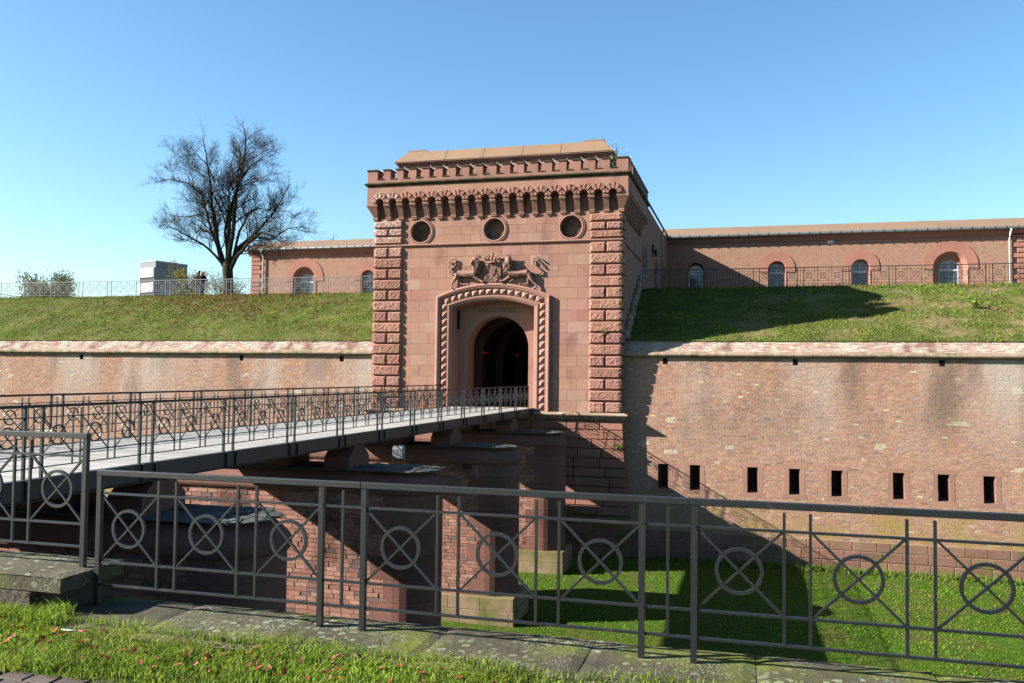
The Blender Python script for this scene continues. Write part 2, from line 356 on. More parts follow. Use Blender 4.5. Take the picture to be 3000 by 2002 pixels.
# ------------------------------------------------------------------ gatehouse
GATE = thing('gatehouse', 'red sandstone gatehouse with crenellated parapet, round windows and carved coat of arms', 'gatehouse')
CO = .5645                                                # course height
def course_zs():
    zs = [8.30-CO*i for i in range(16)]                   # 15 courses down to the plinth
    up = [8.445+.425*i for i in range(4)]
    return zs, up
ZS, UP = course_zs()
def block_tint():
    q = R.random(); k = g(.90, 1.09)
    if q < .16: return (1.03*k, 1.18*k, 1.18*k)
    if q < .30: return (.93*k, .86*k, .84*k)
    return (k, k*g(.97, 1.06), k*g(.96, 1.08))
def build_gate_walls():
    mb = MB()                                              # rubble core behind the facing
    mb.box(-6.42, -2.75, .41, 8.2, -7.0, 10.8); mb.box(2.75, 6.42, .41, 8.2, -7.0, 10.8); mb.box(-2.75, 2.75, 2.05, 8.2, 5.2, 10.8)
    mb.box(-2.75, 2.75, .41, 2.05, 5.75, 10.8); mb.box(-2.75, 2.75, .0, 20, -1.4, -.45)
    mb.box(-6.3, 6.3, .41, 8.0, 10.8, 11.66)
    mb.obj('core_wall', 'sandstone', GATE)
    # smooth ashlar facing
    def ashlar(x0, x1, z0, z1):
        if x1-x0 < .01: return
        a = .0035; t = block_tint(); y = g(-.003, .003)
        MB().cbox(x0+a, x1-a, y, .4, z0+a, z1-a, .006, t).obj('ashlar_block', 'sandstone', GATE)
    for r in range(15):
        z1, z0 = ZS[r], ZS[r+1]; x = -4.98-(0 if r % 2 else .49); xs = []
        while x < 4.98: xs.append((max(x, -4.98), min(x+.985, 4.98))); x += .985
        for a, b in xs:
            if z0 > 5.4: ashlar(a, b, z0, z1)
            else:
                if b > 2.6: ashlar(max(a, 2.6), b, z0, z1)
                if a < -2.6: ashlar(a, min(b, -2.6), z0, z1)
    OC = (-3.97, .03, 4.03)
    for r in range(3):
        z0, z1 = UP[r], UP[r+1]
        spans = [(-4.98, OC[0]-.72), (OC[0]+.72, OC[1]-.72), (OC[1]+.72, OC[2]-.72), (OC[2]+.72, 4.98)]
        for a, b in spans:
            x = a-(.5 if r % 2 else 0)
            while x < b-.01: ashlar(max(x, a), min(x+1.0, b), z0, z1); x += 1.0
    MB().box(-6.5, 6.5, 0.0, .4, 9.72, 9.845).box(-6.5, 6.5, .15, .4, 9.846, 10.85).box(-6.5, -6.4, 0, .15, 9.846, 10.85).box(6.4, 6.5, 0, .15, 9.846, 10.85).obj('corbel_wall', 'sandstone', GATE)
    # oculi
    for xc in OC:
        mb = MB(); n = 40; zc = 9.08; rr = .56
        def sq(a):
            c, s = math.cos(a), math.sin(a); k = min(.717/abs(c) if c else 9, (.634/abs(s) if s else 9)); return (xc+c*k, zc+s*k)
        angs = sorted([2*math.pi*i/n for i in range(n)]+[math.atan2(s1*.634, s2*.717) % (2*math.pi) for s1 in (1, -1) for s2 in (1, -1)])
        vs = []; fs = []
        for a in angs:
            p = sq(a); q = (xc+rr*math.cos(a), zc+rr*math.sin(a)); vs += [(p[0], 0, p[1]), (q[0], 0, q[1]), (q[0], .34, q[1])]
        m = len(angs)
        for i in range(m):
            j = (i+1) % m; fs += [(3*i, 3*j, 3*j+1, 3*i+1), (3*i+1, 3*j+1, 3*j+2, 3*i+2)]
        oc = mb.add(vs, fs, block_tint()).obj('oculus', 'sandstone', GATE)
        for r0, w, y0, nm in ((.595, .045, -.03, 'ring_moulding'), (.68, .03, -.012, 'outer_ring')):
            k = MB(); pr = [(r0-w, 0.05), (r0-w, y0), (r0-w*.4, y0-.03), (r0+w*.4, y0-.03), (r0+w, y0), (r0+w, .02)]
            k.grid(lambda u, v: (xc+(pr[round(v*5)][0])*math.cos(2*math.pi*u), pr[round(v*5)][1], zc+pr[round(v*5)][0]*math.sin(2*math.pi*u)), 40, 5, smooth=False)
            k.obj(nm, 'sandstone_trim', oc)
        k = MB(); k.add([(xc+.6*math.cos(2*math.pi*i/32), .26, zc+.6*math.sin(2*math.pi*i/32)) for i in range(32)], [list(range(32))]); k.obj('pane', 'oculus_pane', oc)
    # side walls, plain ashlar seen edge-on
    for s in (-1, 1):
        for r in range(19):
            zz0, zz1 = (ZS[r+1], ZS[r]) if r < 15 else ((UP[r-15], UP[r-14]) if r < 18 else (9.72, 10.85))
            y = 1.02 if r < 18 else .4
            while y < 8.2:
                y2 = min(y+g(.8, 1.3), 8.2); x0, x1 = sorted((s*6.40, s*6.52))
                MB().box(x0, x1, y+.003, y2-.003, zz0+.003, zz1-.003, block_tint()).obj('side_block', 'sandstone', GATE); y = y2
def rustic(x0, x1, z0, z1, wrap, sgn, mname='sandstone_rough'):
    """rock-faced quoin; path (x0,0)->(x1,0), then, for the outer stone, round the corner and back along the side"""
    p = .14; b = .085; path = []; step = .055
    n = max(4, int((x1-x0)/step)); L1 = [x0, x0+b]+[x0+b+(x1-(0 if wrap else b)-x0-b)*i/n for i in range(1, n)]
    for i, x in enumerate(L1): path.append((x, 0, 0, -1, 0 if i == 0 else 1))
    if wrap:
        path += [(x1-.03, 0, 0, -1, 1), (x1, 0, .75, -.75, .95), (x1, .03, 1, 0, 1)]
        m = 9
        path += [(x1, .03+(1.02-b-.03)*i/m, 1, 0, 1) for i in range(1, m+1)]+[(x1, 1.02, 1, 0, 0)]
    else: path += [(x1-b, 0, 0, -1, 1), (x1, 0, 0, -1, 0)]
    nz = max(4, int((z1-z0-2*b)/.048)); rows = [(z0, 0), (z0+b, 1)]+[(z0+b+(z1-z0-2*b)*i/nz, 1) for i in range(1, nz)]+[(z1-b, 1), (z1, 0)]
    sd = R.random()*100; vs = []; W = len(path)
    for z, rz in rows:
        for (x, y, nx, ny, e) in path:
            o = p*min(rz, e)
            if rz and e:
                edge = (z in (z0+b, z1-b))
                o += (.3 if edge else 1)*(.017*mnoise.fractal(Vector((x*7+sd, z*7, y*7)), 1, 2, 4)+.010*g(-1, 1))
            vs.append((sgn*(x+nx*o), y+ny*o, z))
    fs = [(j*W+i, j*W+i+1, (j+1)*W+i+1, (j+1)*W+i) for j in range(len(rows)-1) for i in range(W-1)]
    if sgn < 0: fs = [f[::-1] for f in fs]
    k = g(.86, 1.12); MB().add(vs, fs, (k, k*g(.95, 1.08), k*g(.95, 1.1))).obj('quoin', mname, GATE)
def build_quoins():
    for sgn in (-1, 1):
        for r in range(15):
            z1, z0 = ZS[r], ZS[r+1]
            if r % 2: rustic(4.98, 6.50, z0, z1, True, sgn)
            else: rustic(4.98, 5.79, z0, z1, False, sgn); rustic(5.79, 6.50, z0, z1, True, sgn)
        for r in range(3):
            if r != 1: rustic(4.98, 6.50, UP[r], UP[r+1], True, sgn)
            else: rustic(4.98, 5.79, UP[r], UP[r+1], False, sgn); rustic(5.79, 6.50, UP[r], UP[r+1], True, sgn)
    sweep(MB(), [(0, 8.30), (.05, 8.31), (.09, 8.345), (.11, 8.385), (.10, 8.42), (.03, 8.445), (0, 8.446)], 6.52, 0, 8.2).obj('string_course', 'sandstone_trim', GATE)
P = .36; PITCH = .7255; ZA = 10.612; RA = .213
ARCH = [PITCH*(i-8.5) for i in range(18)]
SIDE = [-.36+.79+PITCH*(i) for i in range(11)]
def build_corbels():
    def arcade(mb, centres, place, lo, hi):
        xs = []
        for c in centres:
            xs += [c-PITCH/2]+[c+RA*math.cos(math.pi*(1-i/12)) for i in range(13)]
        xs = [lo]+xs+[hi]; zz = []
        for x in xs:
            d = min(abs(x-c) for c in centres); zz.append(ZA+math.sqrt(max(0, RA*RA-d*d)) if d < RA-1e-6 else (10.50 if d > RA+1e-6 else ZA))
        vs = []; fs = []
        for x, z in zip(xs, zz): vs += [place(x, -P, z), place(x, -P, 11.5), place(x, .155, z)]
        for i in range(len(xs)-1): fs += [(3*i, 3*i+3, 3*i+4, 3*i+1), (3*i+2, 3*i+5, 3*i+3, 3*i)]
        mb.add(vs, fs)
    k = MB(); arcade(k, ARCH, lambda x, y, z: (x, y, z), -6.91, 6.91)
    k.obj('arcade_face', 'sandstone', GATE)
    for s in (-1, 1):
        k = MB(); arcade(k, SIDE, lambda x, y, z: (s*(6.55-y), x, z), -.36, 8.2); k.obj('side_arcade_face', 'sandstone', GATE)
    # corbels
    def corbel():
        m = MB(); w1, w0 = .15, .13
        m.add([(-w1, -.375, 10.47), (w1, -.375, 10.47), (w1, .16, 10.47), (-w1, .16, 10.47), (-w0, -.055, 9.86), (w0, -.055, 9.86), (w0, .16, 9.86), (-w0, .16, 9.86)],
              [(4, 5, 1, 0), (5, 6, 2, 1), (7, 4, 0, 3), (0, 1, 2, 3), (4, 7, 6, 5)])
        for zc, d, y in ((10.525, .033, -.395), (10.465, .030, -.375), (9.862, .030, -.10), (9.785, .030, -.085)):
            ww = .165 if zc > 10 else .15
            m.prism([(y+.02+.045*math.cos(a), zc+d*math.sin(a)) for a in [math.pi*(.5+i/6) for i in range(7)]]+[(.16 if zc > 9.84 else .01, zc-d), (.16 if zc > 9.84 else .01, zc+d)], 0, -ww, ww)
        m.add([(-.12, -.10, 9.756), (.12, -.10, 9.756), (.12, .01, 9.756), (-.12, .01, 9.756), (0, .0, 9.60)], [(0, 1, 4), (1, 2, 4), (3, 0, 4)])
        return m.mesh('corbel')
    cm = corbel(); cm.materials.append(MATS['sandstone_trim'])
    for i in range(17): link('corbel', cm, None, GATE, (PITCH*(i-8), 0, 0))
    for s in (-1, 1):
        for i in range(10): link('corbel', cm, None, GATE, (s*6.55, SIDE[i]+PITCH/2, 0), s*math.pi/2)
        m = MB(); xo, xi = 6.93, 6.36
        vs = [(xi, -.375, 10.47), (xo, -.375, 10.47), (xo, .12, 10.47), (xi, .12, 10.47), (6.42, -.06, 9.86), (6.62, -.06, 9.86), (6.66, .12, 9.86), (6.42, .12, 9.86)]
        m.add([(s*a, b, c) for a, b, c in vs], [(4, 5, 1, 0), (5, 6, 2, 1), (7, 4, 0, 3), (0, 1, 2, 3), (4, 7, 6, 5)])
        for zc, a, b, y in ((10.525, 6.34, 6.955, -.385), (10.465, 6.35, 6.94, -.365), (9.862, 6.40, 6.69, -.14), (9.785, 6.41, 6.68, -.125)):
            x0, x1 = sorted((s*a, s*b)); m.box(x0, x1, y, .14, zc-.028, zc+.028)
        m.add([(s*6.43, -.10, 9.757), (s*6.65, -.10, 9.757), (s*6.65, .1, 9.757), (s*6.5, .05, 9.58)], [(0, 1, 3), (1, 2, 3)])
        m.obj('corner_corbel', 'sandstone_trim', GATE)
    # rock-faced voussoirs, five to an arch, the extrados clipped where neighbours meet
    def vous(k, left_free, right_free):
        a0, a1 = math.pi*(1-k/5), math.pi*(1-(k+1)/5); ga = .13
        n = 8; m = 6; vs = []; sd = R.random()*50
        def ptx(a, t):
            ex, ez = .45*math.cos(a), .55*math.sin(a)
            lim = PITCH/2-.008
            if ex > lim and not right_free: q = lim/ex; ex, ez = lim, ez*q if q > .6 else ez*.6
            if ex < -lim and not left_free: q = -lim/ex; ex, ez = -lim, ez*q if q > .6 else ez*.6
            ix, iz = (RA+.004)*math.cos(a), (RA+.004)*math.sin(a)
            return ix+(ex-ix)*t, iz+(ez-iz)*t
        for i in range(n+1):
            for j in range(m+1):
                a = a0-ga/2+(a1-a0+ga)*(0, .05, .2, .35, .5, .65, .8, .95, 1)[i]; x, z = ptx(a, (0, .06, .28, .5, .72, .94, 1)[j])
                edge = i in (0, n) or j in (0, m)
                d = 0 if edge else 0.09+.014*mnoise.fractal(Vector((x*9+sd, z*9, k)), 1, 2, 3)
                vs.append((x, -P-.004-d, ZA+z))
        fs = [(i*(m+1)+j, i*(m+1)+j+1, (i+1)*(m+1)+j+1, (i+1)*(m+1)+j) for i in range(n) for j in range(m)]
        k2 = g(.85, 1.1); me = MB().add(vs, [f[::-1] for f in fs], (k2, k2, k2)).mesh('voussoir'); me.materials.append(MATS['sandstone_rough']); return me
    sets = [[vous(k, False, False) for k in range(5)] for q in range(4)]
    for i, c in enumerate(ARCH):
        st = sets[i % 4]
        if i == 0: st = [vous(k, True, False) for k in range(5)]
        if i == 17: st = [vous(k, False, True) for k in range(5)]
        for me in st: link('voussoir', me, None, GATE, (c, 0, 0))
def build_parapet():
    H = 6.91
    sweep(MB(), [(0, 11.49), (.03, 11.50), (.03, 11.53), (.07, 11.55), (.115, 11.585), (.13, 11.62), (.115, 11.655), (.06, 11.685), (0, 11.70), (-.2, 11.71)], H, -P, 8.2).obj('cornice', 'parapet_cap', GATE)
    th = .64
    mb = MB(); mb.box(-H, H, -P, -P+th, 11.69, 11.87)
    for s in (-1, 1): x0, x1 = sorted((s*(H-th), s*H)); mb.box(x0, x1, -P+th+.001, 8.2, 11.69, 11.87)
    mb.obj('parapet_base', 'parapet_stone', GATE)
    def merlon(w, rz=0, loc=(0, 0, 0)):
        body = MB().box(-w/2, w/2, 0, th, 11.87, 12.335, gray(.92, 1.08)).obj('merlon', 'parapet_stone', GATE, loc=loc, rz=rz)
        c = MB(); e = .04
        c.add([(-w/2-e, -e, 12.335), (w/2+e, -e, 12.335), (w/2+e, th+e, 12.335), (-w/2-e, th+e, 12.335), (-w/2-e, -e, 12.39), (w/2+e, -e, 12.39), (w/2+e, th+e, 12.39), (-w/2-e, th+e, 12.39),
               (-w/2+.02, .03, 12.42), (w/2-.02, .03, 12.42), (w/2-.02, th-.03, 12.42), (-w/2+.02, th-.03, 12.42)],
              [(0, 3, 2, 1), (0, 1, 5, 4), (1, 2, 6, 5), (2, 3, 7, 6), (3, 0, 4, 7), (4, 5, 9, 8), (5, 6, 10, 9), (6, 7, 11, 10), (7, 4, 8, 11), (8, 9, 10, 11)])
        c.obj('cap', 'parapet_cap', body)
        sp = MB()
        for i in range(9):
            x = w/2+.01+g(-.02, .02); y = th*(i+.5)/9
            sp.tube([(x, y, 12.37), (x+g(-.03, .07), y+g(-.03, .03), 12.47+g(0, .05))], .0035, 3, cap=False)
        sp.obj('bird_spikes', 'zinc', body)
    gw = .335
    for i in range(17): merlon(PITCH-gw, 0, (PITCH*(i-8), -P, 0))
    wc = H-(ARCH[-1]+gw/2)
    for s in (-1, 1): merlon(wc, 0, (s*(H-wc/2), -P, 0))
    for s in (-1, 1):
        for i in range(10): merlon(PITCH-gw, s*math.pi/2, (s*H, SIDE[i]+PITCH/2, 0))
        merlon(.5, s*math.pi/2, (s*H, 7.9, 0))
    for c in ARCH:
        MB().box(c-gw/2-.02, c+gw/2+.02, -P-.03, -P+th, 11.866, 11.90).obj('embrasure_sill', 'parapet_cap', GATE)
def build_roof():
    # attic wall and sheet-metal roof of the wing that runs back from the gate to the barracks
    mb = MB(); mb.box(-5.75, 5.75, 1.15, 8.2, 11.6, 12.92); mb.obj('attic_wall', 'sandstone', GATE)
    mb = MB()
    for s in (-1, 1):
        x0, x1 = sorted((s*5.4, s*6.03)); mb.box(x0, x1, 8.2, 30.45, 6.0, 13.0)
    mb.obj('wing_wall', 'barracks_brick', GATE)
    sweep(MB(), [(0, 12.80), (.05, 12.83), (.05, 12.90), (.12, 12.93), (.12, 13.0), (.2, 13.03), (.2, 13.09), (0, 13.1)], 5.75, 1.15, 30.3).obj('eaves_moulding', 'parapet_stone', GATE)
    mb = MB()
    def ring(o, z, y0): return [(-5.97+o, y0+o, z), (5.97-o, y0+o, z), (5.97-o, 30.6, z), (-5.97+o, 30.6, z)]
    a = ring(0, 13.09, .93); b = ring(.58, 13.74, .93); 
    vs = a+b; mb.add(vs, [(0, 1, 5, 4), (1, 2, 6, 5), (3, 0, 4, 7), (4, 5, 6, 7)])
    rf = mb.obj('roof', 'roof_sheet', GATE)
    for s in (-1, 1):                                      # raised corner pieces
        xa, xb, xc = 5.39, 4.36, 4.26
        m = MB(); m.prism([(s*xa, 13.7), (s*xa, 13.84), (s*xb, 13.84), (s*xc, 13.7)], 1, 1.51, 2.9); m.obj('corner_block', 'roof_sheet', rf)
    for x in (-3.1, -1.0, 1.15, 3.2):
        m = MB(); p0, p1 = Vector((x, .925, 13.10)), Vector((x, 1.505, 13.745)); m.bar(p0, p1, .012, .010); m.obj('standing_seam', 'roof_sheet', rf)
    # gutter along the wing eaves
    k = MB(); k.tube([(6.22, 8.0, 13.06), (6.22, 30.0, 13.06)], .075, 8); k.obj('gutter', 'zinc', GATE)
    k = MB(); k.tube([(6.2, 25.2, 13.0), (6.12, 25.2, 12.6), (6.12, 25.2, 6.8)], .055, 8); k.obj('downpipe', 'zinc', GATE)
    for y, w, zt, zb in ((14.2, 1.1, 10.05, 8.0), (21.4, 1.0, 10.1, 8.0), (27.6, .9, 10.4, 8.0)):
        m = MB(); pts = [(y-w, zb), (y+w, zb)]+[(y+w*math.cos(math.pi*i/10), zt-w*.9+w*.9*math.sin(math.pi*i/10)) for i in range(11)]
        m.prism([(a*1, b) for a, b in pts], 0, 6.034, 6.05); m.obj('arched_window', 'pane', GATE)
        m = MB()
        ring = [(y+(w+.18)*math.cos(math.pi*i/12), zt-w*.9+(w+.18)*.9*math.sin(math.pi*i/12)) for i in range(13)]; rin = [(y+w*math.cos(math.pi*i/12), zt-w*.9+w*.9*math.sin(math.pi*i/12)) for i in range(13)]
        m.prism(ring+rin[::-1], 0, 6.034, 6.075); m.obj('window_arch', 'barracks_stone', GATE)
    m = MB(); m.box(6.03, 6.18, 18.6, 18.9, 10.3, 10.9); m.box(6.18, 6.4, 18.5, 19.0, 10.1, 10.5); m.obj('wall_lamp', 'iron', GATE)
def build_plinth():
    sweep(MB(), [(0, -.15), (.12, -.15), (.22, -.17), (.34, -.21), (.38, -.25), (.36, -.30), (.28, -.345), (.24, -.37), (.24, -.43), (.18, -.47), (.15, -.52), (.10, -.53)], 6.58, -.02, 1.0).obj('plinth_moulding', 'cordon_stone', GATE)
    def po(z): return .10+(.30)*(-.53-z)/4.6
    z = -.53; row = 0
    while z > -5.1:
        z0 = max(z-.457, -5.11); a, b = po(z), po(z0)
        for sgn in (-1, 1):
            ax = 0 if sgn > 0 else -6.58
            x = 0.; e = 6.58+a
            xs = [0, .9+(.45 if row % 2 else 0)]
            while xs[-1] < e-1.9: xs.append(xs[-1]+g(1.15, 1.9))
            xs.append(e)
            for x0, x1 in zip(xs[:-1], xs[1:]):
                q = .016; lastx = x1 == e; xb = 6.58+b if lastx else x1
                y1, y0 = -.02-a, -.02-b; d = .03
                vs = [(x0+q, y0+d, z0+q), (xb-(0 if lastx else q), y0+d, z0+q), (x1-(0 if lastx else q), y1+d, z-q), (x0+q, y1+d, z-q), (x0+q, .4, z0+q), (xb-(0 if lastx else q), 1.0 if lastx else .4, z0+q), (x1-(0 if lastx else q), 1.0 if lastx else .4, z-q), (x0+q, .4, z-q),
                      (x0+q+.02, y0, z0+q+.02), (xb-q-.02, y0, z0+q+.02), (x1-q-.02, y1, z-q-.02), (x0+q+.02, y1, z-q-.02)]
                fs = [(8, 9, 10, 11), (0, 1, 9, 8), (1, 2, 10, 9), (2, 3, 11, 10), (3, 0, 8, 11), (1, 5, 6, 2), (4, 0, 3, 7), (3, 2, 6, 7), (4, 5, 1, 0)]
                if sgn < 0: vs = [(-p[0], p[1], p[2]) for p in vs]; fs = [f[::-1] for f in fs]
                k = g(.82, 1.14); MB().add(vs, fs, (k, k*g(.96, 1.06), k*g(.95, 1.08))).obj('plinth_block', 'tooled_stone', GATE)
        z = z0; row += 1
    z = -5.11; row = 0
    MB().box(-7.12, 7.12, -.53, 1.0, -7.1, -5.14).obj('plinth_core', 'base_stone', GATE)
    MB().box(-6.5, 6.5, .02, .41, -5.2, -.5).obj('plinth_backing', 'base_stone', GATE)
    while z > -6.9:
        z0 = z-.47; xs = [-7.14, -6.3+(.5 if row % 2 else 0)]
        while xs[-1] < 5.3: xs.append(xs[-1]+g(1.1, 1.7))
        xs.append(7.14)
        for x0, x1 in zip(xs[:-1], xs[1:]):
            k = g(.82, 1.12); MB().cbox(x0+.014, x1-.014, -.56, -.50, z0+.014, z-.014, .02, (k, k, k*.97)).obj('footing_block', 'tooled_stone', GATE)
        z = z0; row += 1
    # rough stones of the side wall stepping up the bank
    for s in (-1, 1):
        for i in range(9):
            t = i/8; y = 1.4+t*5.6; z = 3.5+t*3.3
            m = MB(); m.ball((s*6.62, y, z+.25), (.22, .38, .36), 9, 6, gray(.8, 1.1)); 
            m.v = [(a+g(-.03, .03), b+g(-.03, .03), c+g(-.03, .03)) for a, b, c in m.v]; m.obj('flank_stone', 'cordon_stone', GATE)
build_gate_walls(); build_quoins(); build_corbels(); build_parapet(); build_roof(); build_plinth()
# ------------------------------------------------------------------ doorway
XI, RI, ZCN = 2.18, 6.44, -.97
def arc_path(d, n=24, zb=-.15):
    w = XI+d; r = RI+d
    pts = [(-w, zb), (-w, zb+(ZCN+math.sqrt(r*r-w*w)-zb)*.5)]
    for i in range(n+1):
        x = w*(2*i/n-1); pts.append((x, ZCN+math.sqrt(r*r-x*x)))
    return pts+[(w, zb+(ZCN+math.sqrt(r*r-w*w)-zb)*.5), (w, zb)]
def sweep_door(prof, m=None):
    m = m or MB(); rows = [[(x, y, z) for x, z in arc_path(d)] for d, y in prof]; W = len(rows[0])
    vs = [p for r in rows for p in r]
    fs = [(j*W+i, (j+1)*W+i, (j+1)*W+i+1, j*W+i+1) for j in range(len(rows)-1) for i in range(W-1)]
    return m.add(vs, [f[::-1] for f in fs])
def build_door():
    fr = sweep_door([(.2, .05), (.2, -.125), (.235, -.125), (.235, -.055), (.605, -.055), (.605, -.13)]).obj('door_frame', 'sandstone_trim', GATE)
    sweep_door([(0, 1.01), (0, -.03), (.03, -.06), (.07, -.065), (.08, -.10), (.13, -.105), (.15, -.135), (.2, -.135), (.2, -.10)]).obj('inner_moulding', 'sandstone_trim', fr)
    sweep_door([(.60, -.05), (.60, -.135), (.64, -.14), (.65, -.165), (.70, -.17), (.73, -.20), (.79, -.205), (.85, -.17), (.85, .05)]).obj('outer_moulding', 'sandstone_trim', fr)
    def stud(c, ux, uz, hw, hh):
        (cx, cz) = c; y = -.058; vs = []
        for i, j in ((-1, -1), (1, -1), (1, 1), (-1, 1)): vs.append((cx+ux[0]*i*hw+uz[0]*j*hh, y, cz+ux[1]*i*hw+uz[1]*j*hh))
        vs.append((cx, y-.13, cz)); k = g(.94, 1.12)
        MB().add(vs, [(0, 1, 4), (1, 2, 4), (2, 3, 4), (3, 0, 4)], (k, k*1.03, k)).obj('nailhead', 'sandstone_trim', fr)
    dm = .42; n = 14; w = XI+dm; zt = ZCN+math.sqrt((RI+dm)**2-w*w)
    ph = (zt-.08+.13)/n
    for s in (-1, 1):
        for i in range(n): stud((s*w, -.13+ph*(i+.5)), (1, 0), (0, 1), .165, ph/2-.008)
    am = math.asin(w/(RI+dm)); na = 14
    for i in range(na):
        a = -am+2*am*(i+.5)/na; c = ((RI+dm)*math.sin(a), ZCN+(RI+dm)*math.cos(a)); stud(c, (math.cos(a), -math.sin(a)), (math.sin(a), math.cos(a)), am*(RI+dm)/na-.008, .165)
    # recessed wall with the round arch
    yr, ra, zc = 1.0, 1.64, 3.06
    mb = MB(); n = 28
    arc = [(ra*math.cos(math.pi*(1-i/n)), zc+ra*math.sin(math.pi*(1-i/n))) for i in range(n+1)]
    vs = []; fs = []
    for x, z in arc: vs += [(x, yr, z), (x, yr, 5.9), (x, 2.05, z)]
    for i in range(n): fs += [(3*i, 3*i+3, 3*i+4, 3*i+1), (3*i+2, 3*i+5, 3*i+3, 3*i)]
    mb.add(vs, fs)
    for s in (-1, 1):
        f1 = [(0, 1, 2, 3)]; v1 = [(s*ra, yr, -.15), (s*2.8, yr, -.15), (s*2.8, yr, 5.9), (s*ra, yr, 5.9)]; mb.add(v1, f1 if s > 0 else [f1[0][::-1]])
        v2 = [(s*ra, yr, -.15), (s*ra, yr, zc), (s*ra, 2.05, zc), (s*ra, 2.05, -.15)]; mb.add(v2, [(0, 1, 2, 3)])
    rw = mb.obj('recessed_wall', 'sandstone', GATE)
    MB().box(-2.2, -2.10, .78, .96, 4.0, 5.0).obj('portcullis_slot', 'void', GATE)  # solid black block on the jamb paints the slot's dark inside
    MB().box(-2.75, 2.75, -.02, 2.1, -.2, -.012).obj('threshold', 'cordon_stone', GATE)
    # inscription
    def letter(ch):
        a, b = .030, .013                                   # thick and thin strokes
        S = {'M': ([(.03, 0, .03, .23, b), (.03, .23, .12, .0, a), (.12, 0, .21, .23, b), (.21, 0, .21, .23, a)], [.03, .21], .24),
             'D': ([(.03, 0, .03, .23, a), (.03, .005, .09, .005, b), (.03, .225, .09, .225, b)], [.03], .18), 'C': ([], [], .18),
             'X': ([(.02, .23, .15, 0, a), (.15, .23, .02, 0, b)], [.02, .15], .17), 'I': ([(.03, 0, .03, .23, a)], [.03], .06)}[ch]
        m = MB(); t = (.42, .36, .36)
        for x0, z0, x1, z1, w in S[0]: m.bar((x0, 0, z0), (x1, 0, z1), w, .01, (0, 1, 0), t)
        for x in S[1]:
            for z in (.004, .226): m.bar((x-.03, 0, z), (x+.03, 0, z), .009, .01, (0, 1, 0), t)
        if ch in 'CD':
            ang = [math.radians(q) for q in (range(50, 311, 20) if ch == 'C' else range(-90, 91, 18))]; cx = .10 if ch == 'C' else .075
            pts = [(cx+.085*math.cos(q), .115+.115*math.sin(q)) for q in ang]
            for k, (p, q) in enumerate(zip(pts[:-1], pts[1:])): m.bar((p[0], 0, p[1]), (q[0], 0, q[1]), b+(a-b)*math.sin(math.pi*(k+.5)/(len(pts)-1)), .01, (0, 1, 0), t)
            if ch == 'C': m.bar((pts[0][0], 0, pts[0][1]+.012), (pts[0][0], 0, pts[0][1]-.05), .011, .01, (0, 1, 0), t)
        me = m.mesh('letter'); me.materials.append(MATS['sandstone_trim']); return me, S[2]
    lm = {c: letter(c) for c in 'MDCXI'}; word = 'MDCCCXXXIX'; tot = sum(lm[c][1]+.035 for c in word); x = -.06-tot/2
    for c in word: link('letter', lm[c][0], None, rw, (x, .994, 4.90)); x += lm[c][1]+.035
    # vaulted passage
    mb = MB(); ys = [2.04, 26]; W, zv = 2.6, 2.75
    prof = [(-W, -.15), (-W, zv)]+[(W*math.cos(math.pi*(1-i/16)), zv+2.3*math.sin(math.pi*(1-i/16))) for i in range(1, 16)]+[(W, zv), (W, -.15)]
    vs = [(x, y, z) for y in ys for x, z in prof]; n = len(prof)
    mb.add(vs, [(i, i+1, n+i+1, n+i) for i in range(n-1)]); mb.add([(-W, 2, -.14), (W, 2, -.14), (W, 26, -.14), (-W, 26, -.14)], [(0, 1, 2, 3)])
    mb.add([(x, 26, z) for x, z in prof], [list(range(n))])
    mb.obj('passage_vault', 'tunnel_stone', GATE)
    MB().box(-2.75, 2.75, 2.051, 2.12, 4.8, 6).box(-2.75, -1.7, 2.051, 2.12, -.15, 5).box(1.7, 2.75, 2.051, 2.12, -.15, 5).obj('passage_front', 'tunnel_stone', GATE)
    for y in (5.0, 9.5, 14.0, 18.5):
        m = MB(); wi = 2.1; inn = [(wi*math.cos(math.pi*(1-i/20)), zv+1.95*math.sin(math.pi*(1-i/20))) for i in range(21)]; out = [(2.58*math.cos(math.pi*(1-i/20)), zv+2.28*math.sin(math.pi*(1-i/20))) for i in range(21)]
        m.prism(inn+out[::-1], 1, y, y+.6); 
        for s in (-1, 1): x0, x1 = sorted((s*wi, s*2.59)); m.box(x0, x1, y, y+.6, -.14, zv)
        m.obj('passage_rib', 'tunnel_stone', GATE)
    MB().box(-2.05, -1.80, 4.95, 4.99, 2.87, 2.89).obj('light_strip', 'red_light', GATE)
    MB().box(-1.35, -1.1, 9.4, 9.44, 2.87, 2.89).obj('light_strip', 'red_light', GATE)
    mm = MB().tube([(-1.35, 4.2, -.1), (-1.75, 4.3, 1.25)], .025, 6); mm.obj('barrier_arm', 'iron', GATE)
build_door()

